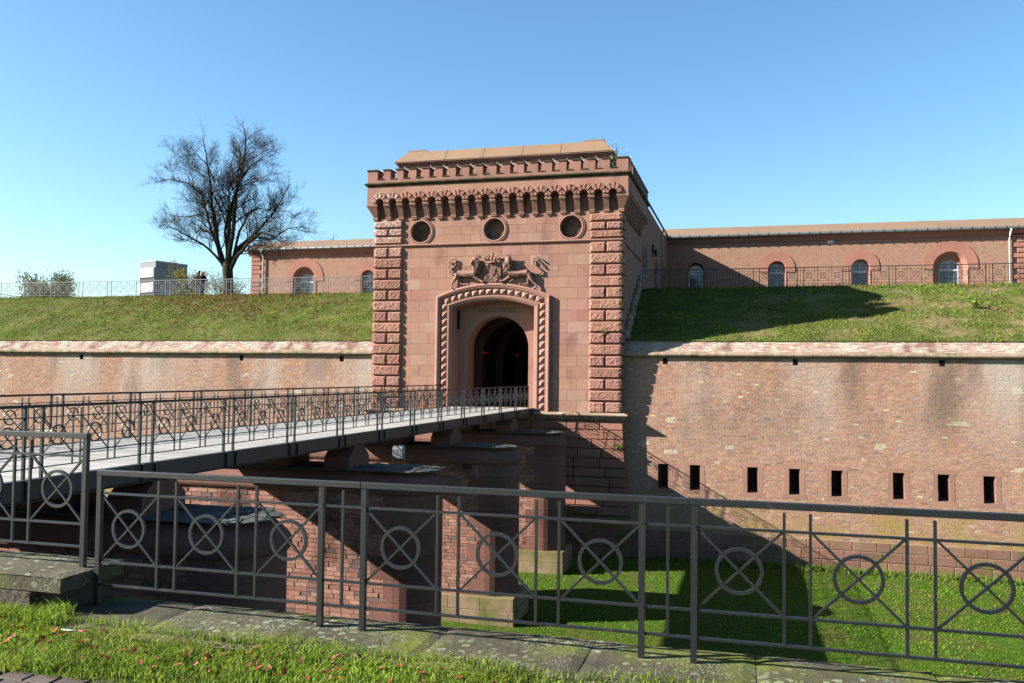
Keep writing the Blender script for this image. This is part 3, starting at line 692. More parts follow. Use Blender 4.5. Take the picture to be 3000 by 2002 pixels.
# ------------------------------------------------------------------ coat of arms: two lions, shield and crown in relief
def organic(name, mb, m, parent, vox=.022, smooth=4, label=None):
    o = mb.obj(name, m, parent, label=label)
    a = o.modifiers.new('r', 'REMESH'); a.mode = 'VOXEL'; a.voxel_size = vox; a.use_smooth_shade = True
    if smooth: b = o.modifiers.new('s', 'SMOOTH'); b.factor = .5; b.iterations = smooth
    # bake the modifiers so the mesh carries its tint attribute
    dg = bpy.context.evaluated_depsgraph_get(); me = bpy.data.meshes.new_from_object(o.evaluated_get(dg))
    o.modifiers.clear(); o.data = me
    if 'tint' not in me.attributes:
        at = me.color_attributes.new('tint', 'FLOAT_COLOR', 'POINT'); at.data.foreach_set('color', [1.0]*4*len(me.vertices))
    return o
def build_arms():
    # pixel (crop of the photograph) -> facade metres
    base = MB(); base.box(-.41, .42, -.05, .02, 6.40, 7.36)
    ca = base.obj('coat_of_arms', 'sandstone_relief', GATE, label='carved coat of arms held by two crowned lions above the doorway')
    def px(x, y): return ((x-1053)/405., 7.372-(y-362)/420.-(x-1053)*6.4e-5)
    def tube(mb, pts, y=-.12, n=8):
        mb.tube([(px(a, b)[0], (c if c is not None else y), px(a, b)[1]) for a, b, r, c in pts], [r for a, b, r, c in pts], n)
    def ballp(mb, a, b, r, y=-.12): x, z = px(a, b); mb.ball((x, y, z), r, 12, 8)
    def lion(rect, name, lab):
        body, hind, hind2, fore, fore2, tail, tail2, head, mane_c, crown_c, face_dx = rect
        mb = MB()
        tube(mb, body); tube(mb, hind); tube(mb, hind2); tube(mb, fore); tube(mb, fore2); tube(mb, tail); tube(mb, tail2)
        for q in (tail[-1], tail2[-1]): ballp(mb, q[0], q[1], .055, -.09)
        for q in (hind, hind2, fore, fore2):
            e = q[-1]; ballp(mb, e[0], e[1], (.085, .085, .05), (e[3] or -.12)-.03)
        hx, hz = head; ballp(mb, hx, hz, (.19, .17, .25), -.20)
        ballp(mb, hx+face_dx, hz+18, (.10, .12, .13), -.33); ballp(mb, hx+face_dx*1.4, hz+48, (.075, .10, .07), -.36); ballp(mb, hx+face_dx*1.2, hz+85, (.05, .06, .05), -.33)
        ballp(mb, mane_c[0], mane_c[1], (.25, .17, .34), -.18)
        o = organic(name, mb, 'sandstone_relief', ca, .013, 2, lab)
        mn = MB()                                           # locks of the mane
        for i in range(64):
            a = g(0, 2*math.pi); rr = g(.25, 1.0); cx = mane_c[0]+math.cos(a)*rr*112; cz = mane_c[1]-30+math.sin(a)*rr*165
            if abs(cx-(hx+face_dx)) < 40 and -30 < cz-hz < 85: continue
            x, z = px(cx, cz); y = -.36+.16*rr*rr; s = g(-.04, .04)
            mn.tube([(x, y, z+.07), (x+s, y-.03, z+.02), (x+s*1.4, y-.01, z-.06), (x+s*.6, y+.02, z-.11)], [.014, .026, .022, .006], 5)
        mn.obj('mane', 'sandstone_relief', o)
        ey = MB()
        for q in (-1, 1): x, z = px(hx+face_dx+q*24, hz+12); ey.ball((x, -.435, z), (.014, .012, .012), 6, 4, (.35, .3, .3))
        ey.obj('eyes', 'sandstone_relief', o)
        cr = MB(); x, z = px(*crown_c)
        cr.tube([(x-.11, -.22, z-.07), (x+.11, -.22, z-.07)], .05, 8)
        for q in (-.10, -.04, .03, .09): cr.tube([(x+q, -.24, z-.06), (x+q*1.3, -.26, z+.03)], [.03, .02], 6); cr.ball((x+q*1.3, -.26, z+.05), .028, 8, 5)
        cr.obj('crown', 'sandstone_relief', o)
    L = ([(690, 600, .19, -.17), (590, 610, .185, -.15), (480, 620, .185, -.14), (380, 610, .165, -.13), (290, 600, .15, -.13)],
         [(285, 610, .15, -.13), (262, 700, .12, -.13), (205, 770, .065, -.13), (170, 850, .05, -.13), (165, 915, .05, -.13), (190, 935, .05, -.15)],
         [(300, 640, .11, -.06), (345, 740, .07, -.05), (360, 830, .05, -.05), (430, 838, .045, -.07), (520, 838, .045, -.08)],
         [(640, 640, .12, -.17), (700, 700, .085, -.18), (770, 745, .062, -.18), (850, 785, .06, -.19)],
         [(660, 620, .09, -.1), (720, 690, .06, -.09), (790, 750, .05, -.09), (830, 780, .045, -.09)],
         [(230, 625, .05, -.09), (170, 640, .05, -.09), (110, 590, .048, -.09), (125, 520, .045, -.09), (210, 460, .042, -.09), (250, 410, .04, -.09), (225, 370, .04, -.09), (160, 370, .04, -.09), (120, 410, .038, -.09), (85, 475, .04, -.09)],
         [(225, 370, .04, -.09), (255, 340, .04, -.09), (240, 300, .04, -.09), (180, 290, .038, -.09), (120, 330, .036, -.09), (100, 365, .04, -.09)],
         (680, 345), (705, 480), (760, 225), -42)
    Rr = ([(1400, 600, .19, -.17), (1500, 610, .185, -.15), (1600, 610, .175, -.14), (1700, 590, .165, -.13), (1800, 580, .17, -.13)],
          [(1830, 590, .17, -.13), (1870, 690, .13, -.13), (1930, 780, .065, -.13), (1985, 830, .05, -.13), (1985, 890, .05, -.13), (1945, 910, .05, -.15)],
          [(1800, 620, .12, -.08), (1800, 720, .08, -.07), (1810, 790, .05, -.07), (1740, 820, .045, -.08), (1645, 822, .05, -.09)],
          [(1450, 640, .12, -.17), (1390, 700, .085, -.18), (1310, 745, .062, -.18), (1245, 775, .06, -.19)],
          [(1480, 660, .09, -.1), (1430, 720, .06, -.09), (1360, 750, .05, -.09), (1300, 775, .045, -.09)],
          [(1890, 570, .05, -.09), (1985, 600, .05, -.09), (2070, 590, .048, -.09), (2075, 520, .045, -.09), (1985, 450, .042, -.09), (1910, 390, .04, -.09), (1930, 330, .04, -.09), (2000, 315, .04, -.09), (2070, 380, .038, -.09), (2110, 445, .04, -.09)],
          [(1910, 390, .04, -.09), (1905, 320, .04, -.09), (1935, 260, .04, -.09), (2000, 240, .038, -.09), (2070, 280, .036, -.09), (2105, 320, .04, -.09)],
          (1395, 335), (1385, 470), (1395, 215), 18)
    lion(L, 'lion', 'lion facing outward left of the shield, forked tail raised'); lion(Rr, 'lion', 'lion facing forward right of the shield, forked tail raised')
    sh = MB(); (x0, z1), (x1, z0) = px(878, 362), px(1228, 782)
    sh.add([(x0, -.05, z1), (x1, -.05, z1), (x1, -.05, z0+.06), ((x0+x1)/2, -.05, z0), (x0, -.05, z0+.06), (x0, -.16, z1), (x1, -.16, z1), (x1, -.16, z0+.06), ((x0+x1)/2, -.16, z0), (x0, -.16, z0+.06)],
           [(9, 8, 7, 6, 5), (0, 5, 6, 1), (1, 6, 7, 2), (2, 7, 8, 3), (3, 8, 9, 4), (4, 9, 5, 0)])
    s = sh.obj('shield', 'sandstone_relief', ca)
    m = MB(); xm, zm = (x0+x1)/2, (z0+z1)/2
    m.box(xm-.006, xm+.006, -.172, -.158, z0, z1, (.5, .5, .5)); m.box(x0, x1, -.172, -.158, zm-.006, zm+.006, (.5, .5, .5))
    m.obj('quarter_line', 'sandstone_relief', s)
    m = MB(); hx = .15
    m.add([(xm-hx, -.205, zm+.17), (xm+hx, -.205, zm+.17), (xm+hx, -.205, zm-.06), (xm, -.205, zm-.17), (xm-hx, -.205, zm-.06), (xm-hx, -.15, zm+.17), (xm+hx, -.15, zm+.17), (xm+hx, -.15, zm-.06), (xm, -.15, zm-.17), (xm-hx, -.15, zm-.06)],
          [(4, 3, 2, 1, 0), (5, 0, 1, 6), (6, 1, 2, 7), (7, 2, 3, 8), (8, 3, 4, 9), (9, 4, 0, 5)])
    es = m.obj('heart_shield', 'sandstone_relief', s)
    m = MB()                                               # lozenges
    for i in range(4):
        for j in range(5):
            cx = xm-.11+i*.073+(.02 if j % 2 else 0); cz = zm+.13-j*.058
            if abs(cx-xm) > .13 or cz < zm-.10: continue
            m.add([(cx-.022, -.214, cz-.022), (cx, -.214, cz), (cx+.022, -.214, cz+.022), (cx, -.214, cz+.034)], [(0, 1, 2, 3)], (.6, .55, .55))
    m.obj('lozenge', 'sandstone_relief', es)
    def small_lion(cx, cz, k, nm):
        m = MB(); P3 = lambda dx, dz: (cx+dx*k, -.175, cz+dz*k)
        m.tube([P3(-.02, .12), P3(.0, .02), P3(.02, -.09)], [.03, .035, .028], 7)
        for dx, dz in ((-.11, .08), (-.12, -.01)): m.tube([P3(0, .05), P3(dx, dz)], [.02, .014], 6)
        for dx, dz in ((-.09, -.16), (.05, -.19)): m.tube([P3(.02, -.08), P3(dx, dz)], [.022, .014], 6)
        m.tube([P3(.03, -.08), P3(.10, 0), P3(.08, .12)], [.012, .012, .014], 6); m.ball(P3(-.03, .16), .042, 8, 6); m.obj(nm, 'sandstone_relief', s)
    small_lion(x0+.17, z1-.20, 1.0, 'small_lion'); small_lion(x1-.16, z0+.24, 1.0, 'small_lion')
    m = MB()
    for a in range(3): m.bar((x0+.03+a*.1, -.165, z0+.08), (x0+.13+a*.1, -.165, z0+.38 if a < 2 else z0+.2), .03, .03)
    for a in range(3): m.bar((xm+.17+a*.06, -.165, z1-.36), (xm+.22+a*.06, -.165, z1-.27), .02, .02)
    m.obj('bend', 'sandstone_relief', s)
    # crown above the shield
    cr = MB(); cx, cz = px(1050, 330)
    cr.tube([(cx-.24, -.18, cz-.06), (cx-.12, -.26, cz-.085), (cx+.02, -.28, cz-.09), (cx+.14, -.26, cz-.085), (cx+.24, -.18, cz-.06)], .055, 8)
    for a in (-.30, -.16, .0, .16, .30):
        top = .38 if abs(a) < .01 else .27-.1*abs(a)
        cr.tube([(cx+a*.7, -.22, cz-.03), (cx+a*1.35, -.26, cz+.10), (cx+a*1.1, -.28, cz+.19), (cx+a*.35, -.24, cz+.28)], [.035, .05, .045, .03], 7)
        cr.ball((cx+a*1.25, -.30, cz+.12), .055, 8, 6)
    cr.ball((cx+.02, -.22, cz+.27), (.12, .10, .11), 12, 8); cr.tube([(cx+.02, -.22, cz+.36), (cx-.02, -.22, cz+.47)], [.03, .012], 6)
    cr.obj('crown', 'sandstone_relief', ca)
build_arms()
# ------------------------------------------------------------------ curtain walls either side of the gate
LOOPS = [8.61, 10.12, 12.77, 14.65, 16.50, 19.12, 20.97, 22.81, 24.66, 27.3]
def curtain(name, label, xa, xb, zlow, loops, holes):
    W = thing(name, label, 'wall')
    BH, BL = .098, .268
    core = MB(); d = .001
    def seg(x0, x1, z0, z1): core.add([(x0, yw(z0)+d, z0), (x1, yw(z0)+d, z0), (x1, yw(z1)+d, z1), (x0, yw(z1)+d, z1)], [(0, 1, 2, 3)])
    LZ0, LZ1, LW = -3.74, -2.55, .245
    cuts = sorted(loops); x = xa
    seg(xa, xb, LZ1, 2.9); seg(xa, xb, -7.05, LZ0)
    for c in cuts: seg(x, c-LW, LZ0, LZ1); x = c+LW
    seg(x, xb, LZ0, LZ1)
    core.obj('mortar_bed', 'mortar', W)
    items = []; r = 0; z = zlow
    pale = [(g(xa, xb), g(-2.5, 2.0), g(.15, .45), g(.06, .16)) for i in range(int((xb-xa)*.5))]
    while z+BH < 2.62:
        x = xa-(BL*.5 if r % 2 else 0)-g(0, .02)
        while x < xb:
            l = BL*(1 if R.random() > .22 else .55)*g(.96, 1.05)
            if not any(c-LW-.10-(.10 if (z > -2.62 or z < -3.72) else 0) < x+l/2 < c+LW+.10+(.10 if (z > -2.62 or z < -3.72) else 0) and -3.93 < z+BH/2 < -2.33 for c in cuts) and not any(abs(x+l/2-h) < .13 and z > 2.2 for h in holes):
                items.append((max(x, xa), min(x+l, xb), z, BH))
            x += l
        z += BH; r += 1
    cam = Vector((12.6, -42.3, 1.7))
    def key(it): return (Vector(((it[0]+it[1])/2, yw(it[2]), it[2]))-cam).length/max(.05, it[1]-it[0]) if -1 < it[2] < 2.4 else 1e4
    order = sorted(range(len(items)), key=lambda i: key(items[i])); single = set(order[:300])
    mass = MB()
    for i, (x0, x1, z0, h) in enumerate(items):
        m = .0085; cx, cz = (x0+x1)/2, z0+h/2
        t = brick_tint(.005, .02)
        for (px_, pz, rx, rz) in pale:
            if abs(cx-px_) < rx and abs(cz-pz) < rz: t = (.56*g(.9, 1.05), .48*g(.9, 1.05), .33)
        ya, yb = yw(z0+m), yw(z0+h-m); p = g(-.009, -.002)
        j = lambda: g(-.0035, .0035)
        vs = [(x0+m+j(), ya+p, z0+m+j()), (x1-m+j(), ya+p, z0+m+j()), (x1-m+j(), yb+p, z0+h-m+j()), (x0+m+j(), yb+p, z0+h-m+j()),
              (x0+m, ya+.05, z0+m), (x1-m, ya+.05, z0+m), (x1-m, yb+.05, z0+h-m), (x0+m, yb+.05, z0+h-m)]
        fs = [(0, 1, 2, 3), (1, 5, 6, 2), (4, 0, 3, 7), (3, 2, 6, 7), (4, 5, 1, 0)]
        if i in single: MB().add(vs, fs, t).obj('brick', 'wall_brick', W)
        else: mass.add(vs, fs, t)
    mass.obj('brickwork', 'wall_brick', W, kind='stuff')
    # loopholes with dressed frames
    for c in cuts:
        y = yw(-3.1)
        def fbox(x0, x1, z0, z1, nm, par): 
            k = g(.9, 1.1); m = MB(); ya, yb = yw(z0)-.012, yw(z1)-.012
            m.add([(x0, ya, z0), (x1, ya, z0), (x1, yb, z1), (x0, yb, z1), (x0, ya+.3, z0), (x1, ya+.3, z0), (x1, yb+.3, z1), (x0, yb+.3, z1)], [(0, 1, 2, 3), (1, 5, 6, 2), (4, 0, 3, 7), (3, 2, 6, 7), (4, 5, 1, 0)], (k, k, k))
            return m.obj(nm, 'loophole_stone', par)
        m = MB()                                            # splayed slot behind
        w0, w1 = .22, .10
        m.add([(c-.24, y+.05, -3.74), (c+.24, y+.05, -3.74), (c+.24, y+.05, -2.55), (c-.24, y+.05, -2.55), (c-w1, y+1.1, -3.6), (c+w1, y+1.1, -3.6), (c+w1, y+1.1, -2.65), (c-w1, y+1.1, -2.65)],
              [(0, 4, 5, 1), (1, 5, 6, 2), (3, 2, 6, 7), (0, 3, 7, 4), (4, 7, 6, 5)])
        lp = m.obj('loophole', 'tunnel_stone', W)
        fbox(c-.565, c+.565, -2.55, -2.34, 'lintel', lp); fbox(c-.565, c+.565, -3.92, -3.74, 'sill', lp)
        fbox(c-.455, c-.245, -3.738, -2.552, 'jamb', lp); fbox(c+.245, c+.455, -3.738, -2.552, 'jamb', lp)
    for h in holes: MB().box(h-.11, h+.11, yw(2.4)-.016, yw(2.4)+.03, 2.27, 2.56).obj('drain_hole', 'void', W)  # solid black blocks paint the darkness inside the drains
    # dressed stones at the foot
    if zlow < -5:
        z = -5.68; r = 0
        while z > -6.95:
            h = .44; x = xa+g(-.4, 0)
            while x < xb:
                l = g(.55, 1.15); k = g(.82, 1.15); x0, x1 = max(x, xa), min(x+l, xb)
                if x1-x0 > .1: MB().cbox(x0+.012, x1-.012, -.075-.03*r, .1, z-h+.012, z-.012, .018, (k, k*g(.95, 1.05), k)).obj('base_stone', 'base_stone', W)
                x += l
            z -= h; r += 1
        MB().box(xa, xb, -.05, .2, -7.1, -5.69).obj('base_bed', 'mortar', W)
    # cordon: half-round string of long stones
    x = xa
    while x < xb:
        l = min(g(1.0, 1.5), xb-x); k = g(.85, 1.15); m = MB(); n = 7; yf = yw(2.6); prof = [(yf+.1, 2.585)]
        for i in range(n+1): a = math.pi*(-.5+i/n*1.0); prof.append((yf+.02-.265*math.cos(a), 2.735+.15*math.sin(a)))
        prof.append((yf+.35, 2.95)); dz = g(-.008, .008); dy = g(-.012, .012)
        m.prism([(a+dy, b+dz) for a, b in prof], 0, x+.006, x+l-.006, (k, k*g(.97, 1.04), k), smooth=False); m.obj('cordon_stone', 'cordon_stone', W); x += l
    # sloped brick coping
    y0, z0, y1, z1 = yw(2.6)+.05, 2.86, 1.28, 3.45; n = 7; mass = MB(); items = []
    for r in range(n):
        x = xa-(.13 if r % 2 else 0)
        while x < xb: l = .27*g(.92, 1.1); items.append((max(x, xa), min(x+l, xb), r)); x += l
    single = set(sorted(range(len(items)), key=lambda i: (Vector((items[i][0], 0, 3))-cam).length+items[i][2]*.05)[:300])
    for i, (x0, x1, r) in enumerate(items):
        if x1-x0 < .03: continue
        t = brick_tint(.10, .03); t = tuple(c*.72+.10 for c in t); m = .006; u0, u1 = r/n, (r+1)/n; lift = g(.0, .022)
        if r == n-1: t = (.50*g(.9, 1.1), .45*g(.9, 1.1), .35)
        def S(u, o): return (y0+(y1-y0)*u-.6*o, z0+(z1-z0)*u+.8*o)
        a, b = S(u0+.008, lift), S(u1-.008, lift); c, d2 = S(u0+.008, -.05), S(u1-.008, -.05)
        vs = [(x0+m, *a), (x1-m, *a), (x1-m, *b), (x0+m, *b), (x0+m, *c), (x1-m, *c), (x1-m, *d2), (x0+m, *d2)]
        fs = [(0, 1, 2, 3), (1, 5, 6, 2), (4, 0, 3, 7), (3, 2, 6, 7), (4, 5, 1, 0)]
        if i in single: MB().add(vs, fs, t).obj('coping_brick', 'coping_brick', W)
        else: mass.add(vs, fs, t)
    mass.obj('coping_brickwork', 'coping_brick', W, kind='stuff')
    MB().add([(xa, y0+.01, z0-.012), (xb, y0+.01, z0-.012), (xb, y1, z1-.012), (xa, y1, z1-.012)], [(0, 1, 2, 3)]).obj('coping_bed', 'mortar', W)
curtain('curtain_wall', 'weathered red brick rampart wall with a row of loopholes, right of the gatehouse', 6.56, 30, -5.68, LOOPS, [8.64, 14.7, 21.0])
curtain('curtain_wall', 'long red brick rampart wall behind the bridge, left of the gatehouse', -44, -6.56, -5.68, [], [-38, -25.6, -14.85, -8.7])

# ------------------------------------------------------------------ moat wall on the near side with its coping slabs
MW = thing('moat_wall', 'low moat edge wall capped with lichen-covered stone slabs under the railing', 'wall')
MB().box(7.0, 24, -36.5, -35.98, -7, -.42).box(-30, 7.0, -36.5, -35.95, -7, -.14).obj('wall_body', 'masonry_dark', MW)
def slab(x0, x1, y0, y1, z0, z1, nm='coping_slab', par=None):
    nx, ny = 14, 10; sd = R.random()*50
    def top(u, v):
        x, y = x0+(x1-x0)*u, y0+(y1-y0)*v; e = min(u, 1-u, v, 1-v); return (x, y, z1-(.012 if e < .02 else 0)+.006*mnoise.fractal(Vector((x*3+sd, y*3, 0)), 1, 2, 3))
    k = g(.82, 1.2); t = (k, k*g(.97, 1.03), k*g(.94, 1.05)); m = MB(); m.grid(top, nx, ny, t)
    m.box(x0+.002, x1-.002, y0+.002, y1-.002, z0, z1-.02, t); return m.obj(nm, 'coping_slab', par or MW)
xs = [7.05, 8.14, 9.28, 10.37, 11.5, 12.65, 13.8, 14.95, 16.1]
for a, b in zip(xs[:-1], xs[1:]): slab(a+.003, b-.003, -36.78+g(-.03, .03), -35.80+g(-.02, .02), -.45, -.30+g(-.004, .004))
for a, b in ((6.0, 7.28), (4.8, 5.985), (3.5, 4.785)): slab(a, b, -36.48, -35.74, -.13, 0.0)
MB().box(3.4, 7.2, -36.40, -35.8, -.46, -.131).obj('step_block', 'masonry_dark', MW)
# ------------------------------------------------------------------ footbridge
BR = thing('footbridge', 'long footbridge with pale timber deck and dark steel side girders leading to the gate', 'bridge')
def build_bridge():
    def deck_mesh():
        out = []
        for i in range(10):
            k = g(.68, 1.16); m = MB().box(-2.12, 2.12, -.0565, .0565, -.05, 0, (k, k*g(.98, 1.01), k*g(.95, 1.03))).mesh('plank'); m.materials.append(MATS['plank']); out.append(m)
        return out
    ms = deck_mesh(); y = -36.0+.06; n = 0
    while y < -.02 and n < 300: link('plank', R.choice(ms), None, BR, (g(-.004, .004), y, -.004+g(-.002, .002))); y += .1205; n += 1
    for s in (-1, 1):
        x0, x1 = sorted((s*2.14, s*2.26)); MB().box(x0, x1, -36.2, -.03, -.29, .012).obj('girder', 'girder', BR)
        x0, x1 = sorted((s*2.0, s*2.30)); MB().box(x0, x1, -36.2, -.03, -.315, -.30).obj('girder_flange', 'girder', BR)
    for x in (-1.2, 0, 1.2): MB().box(x-.08, x+.08, -36.2, -.03, -.34, -.06).obj('stringer', 'girder', BR)
    for k in range(14):
        for q in (0, .34):
            y = -31.69+2.555*(k-1)+q
            for x0, x1 in ((2.262, 2.30), (-2.30, -2.262)): MB().box(x0, x1, y-.055, y+.055, -.285, .02).obj('post_bracket', 'girder', BR)
build_bridge()

# ------------------------------------------------------------------ railings: posts in pairs, three crossed squares with rings to a panel
def ring_mesh(name, r, w, d):
    m = MB(); n = 36
    pr = [(r-w/2, -d/2), (r+w/2, -d/2), (r+w/2, d/2), (r-w/2, d/2)]
    vs = []; fs = []
    for i in range(n):
        a = 2*math.pi*i/n
        for q, y in pr: vs.append((q*math.cos(a), y, q*math.sin(a)))
    for i in range(n):
        for k in range(4): j = (i+1) % n; fs.append((i*4+k, j*4+k, j*4+(k+1) % 4, i*4+(k+1) % 4))
    me = m.add(vs, fs, (1, 1, 1), False).mesh(name); me.materials.append(MATS['iron']); return me
def rail_kit(panel, gap, drop=0):
    """meshes of one railing type, along +x from the first post centre; base at z 0"""
    K = {}
    def mk(nm, mb): me = mb.mesh(nm); me.materials.append(MATS['iron']); K[nm] = me
    mk('post', MB().box(-.021, .021, -.021, .021, -drop, 1.078)); K['panel'] = panel; K['gap'] = gap
    c = (panel-2*.168)/3; K['cell'] = c; K['ups'] = [c, c+.168, 2*c+.168, 2*c+.336, panel+gap/2]; K['cells'] = [0, c+.168, 2*c+.336]
    ZR = (('rail_upper', .93), ('rail_middle', .357), ('rail_lower', .168))
    for suf, ln in (('', panel+gap), ('_end', panel)):
        mk('top_rail'+suf, MB().cbox(-.024, ln-.026 if not suf else ln+.024, -.026, .026, 1.078, 1.124, .004)); lat = MB()
        for nm, z in ZR:
            mk(nm+suf, MB().box(.021, ln-.021, -.013, .013, z-.0085, z+.0085)); lat.box(.021, ln-.021, -.013, .013, z-.0085, z+.0085)
        for u in K['ups'][:5 if not suf else 4]: lat.box(u-.0095, u+.0095, -.011, .011, .1765, 1.055)
        for u in K['cells']: lat.bar((u+.018, .002, .366), (u+c-.012, .002, .921), .016, .018, (0, 1, 0)); lat.bar((u+.018, -.002, .921), (u+c-.012, -.002, .366), .016, .018, (0, 1, 0))
        mk('lattice'+suf, lat)
    mk('upright', MB().box(-.0095, .0095, -.011, .011, .1765, 1.055))
    m1 = MB().bar((.018, .002, .366), (c-.012, .002, .921), .016, .018, (0, 1, 0)); mk('brace', m1)
    m2 = MB().bar((.018, -.002, .921), (c-.012, -.002, .366), .016, .018, (0, 1, 0)); mk('brace_down', m2)
    K['ring'] = ring_mesh('ring', .150, .024, .022)
    return K
KF = rail_kit(2.06, .36); KF2 = rail_kit(2.125, .36); KB = rail_kit(2.215, .34, .26); KR = rail_kit(2.06, .34, .1)
def run(root, K, n, full, end=True, x0=0.):
    for i in range(n):
        x = x0+i*(K['panel']+K['gap']); e = '_end' if end and i == n-1 else ''
        link('post', K['post'], None, root, (x, 0, 0)); link('post', K['post'], None, root, (x+K['panel'], 0, 0)); link('top_rail', K['top_rail'+e], None, root, (x, 0, 0))
        if full:
            for nm in ('rail_upper', 'rail_middle', 'rail_lower'): link('cross_rail', K[nm+e], None, root, (x, 0, 0))
            for u in K['ups'][:4 if e else 5]: link('upright', K['upright'], None, root, (x+u, 0, 0))
            for u in K['cells']: link('brace', K['brace'], None, root, (x+u, 0, 0)); link('brace', K['brace_down'], None, root, (x+u, 0, 0))
        else: link('lattice', K['lattice'+e], None, root, (x, 0, 0))
        for u in K['cells']: link('ring', K['ring'], None, root, (x+u+K['cell']/2+.003, 0, .6435))
rt = thing('railing', 'dark grey iron railing with ringed crosses along the moat edge in front', 'railing', (7.33, -36.12, -.30)); run(rt, KF, 1, True, False); run(rt, KF2, 3, True, False, 2.42)
rt = thing('railing', 'end of the iron railing standing on the raised slab at the left edge', 'railing', (7.166-2.06-2*2.42, -36.11, 0.0)); run(rt, KF, 3, True)
rt = thing('railing', 'iron railing along the near side of the footbridge deck', 'railing', (2.17, -31.35-2.555, 0), math.pi/2); run(rt, KB, 13, True)
rt = thing('railing', 'iron railing along the far side of the footbridge deck', 'railing', (-2.3, -31.20-2.555, 0), math.pi/2); run(rt, KB, 13, True)
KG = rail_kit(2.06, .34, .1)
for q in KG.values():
    if isinstance(q, bpy.types.Mesh): q.materials.clear(); q.materials.append(MATS['iron_sunlit'])
rt = thing('railing', 'sunlit grey railing on top of the grass bank left of the gatehouse', 'railing', (-60.2+.65, 9.0, 6.80)); run(rt, KG, 23, False)
rt = thing('railing', 'railing on top of the grass bank right of the gatehouse', 'railing', (5.97, 9.0, 6.80)); run(rt, KR, 11, False, False)
rt = thing('railing', 'short dark railing running back from the bank at the far left', 'railing', (-47.5, 9.6, 6.85), math.radians(98)); run(rt, KR, 5, False)

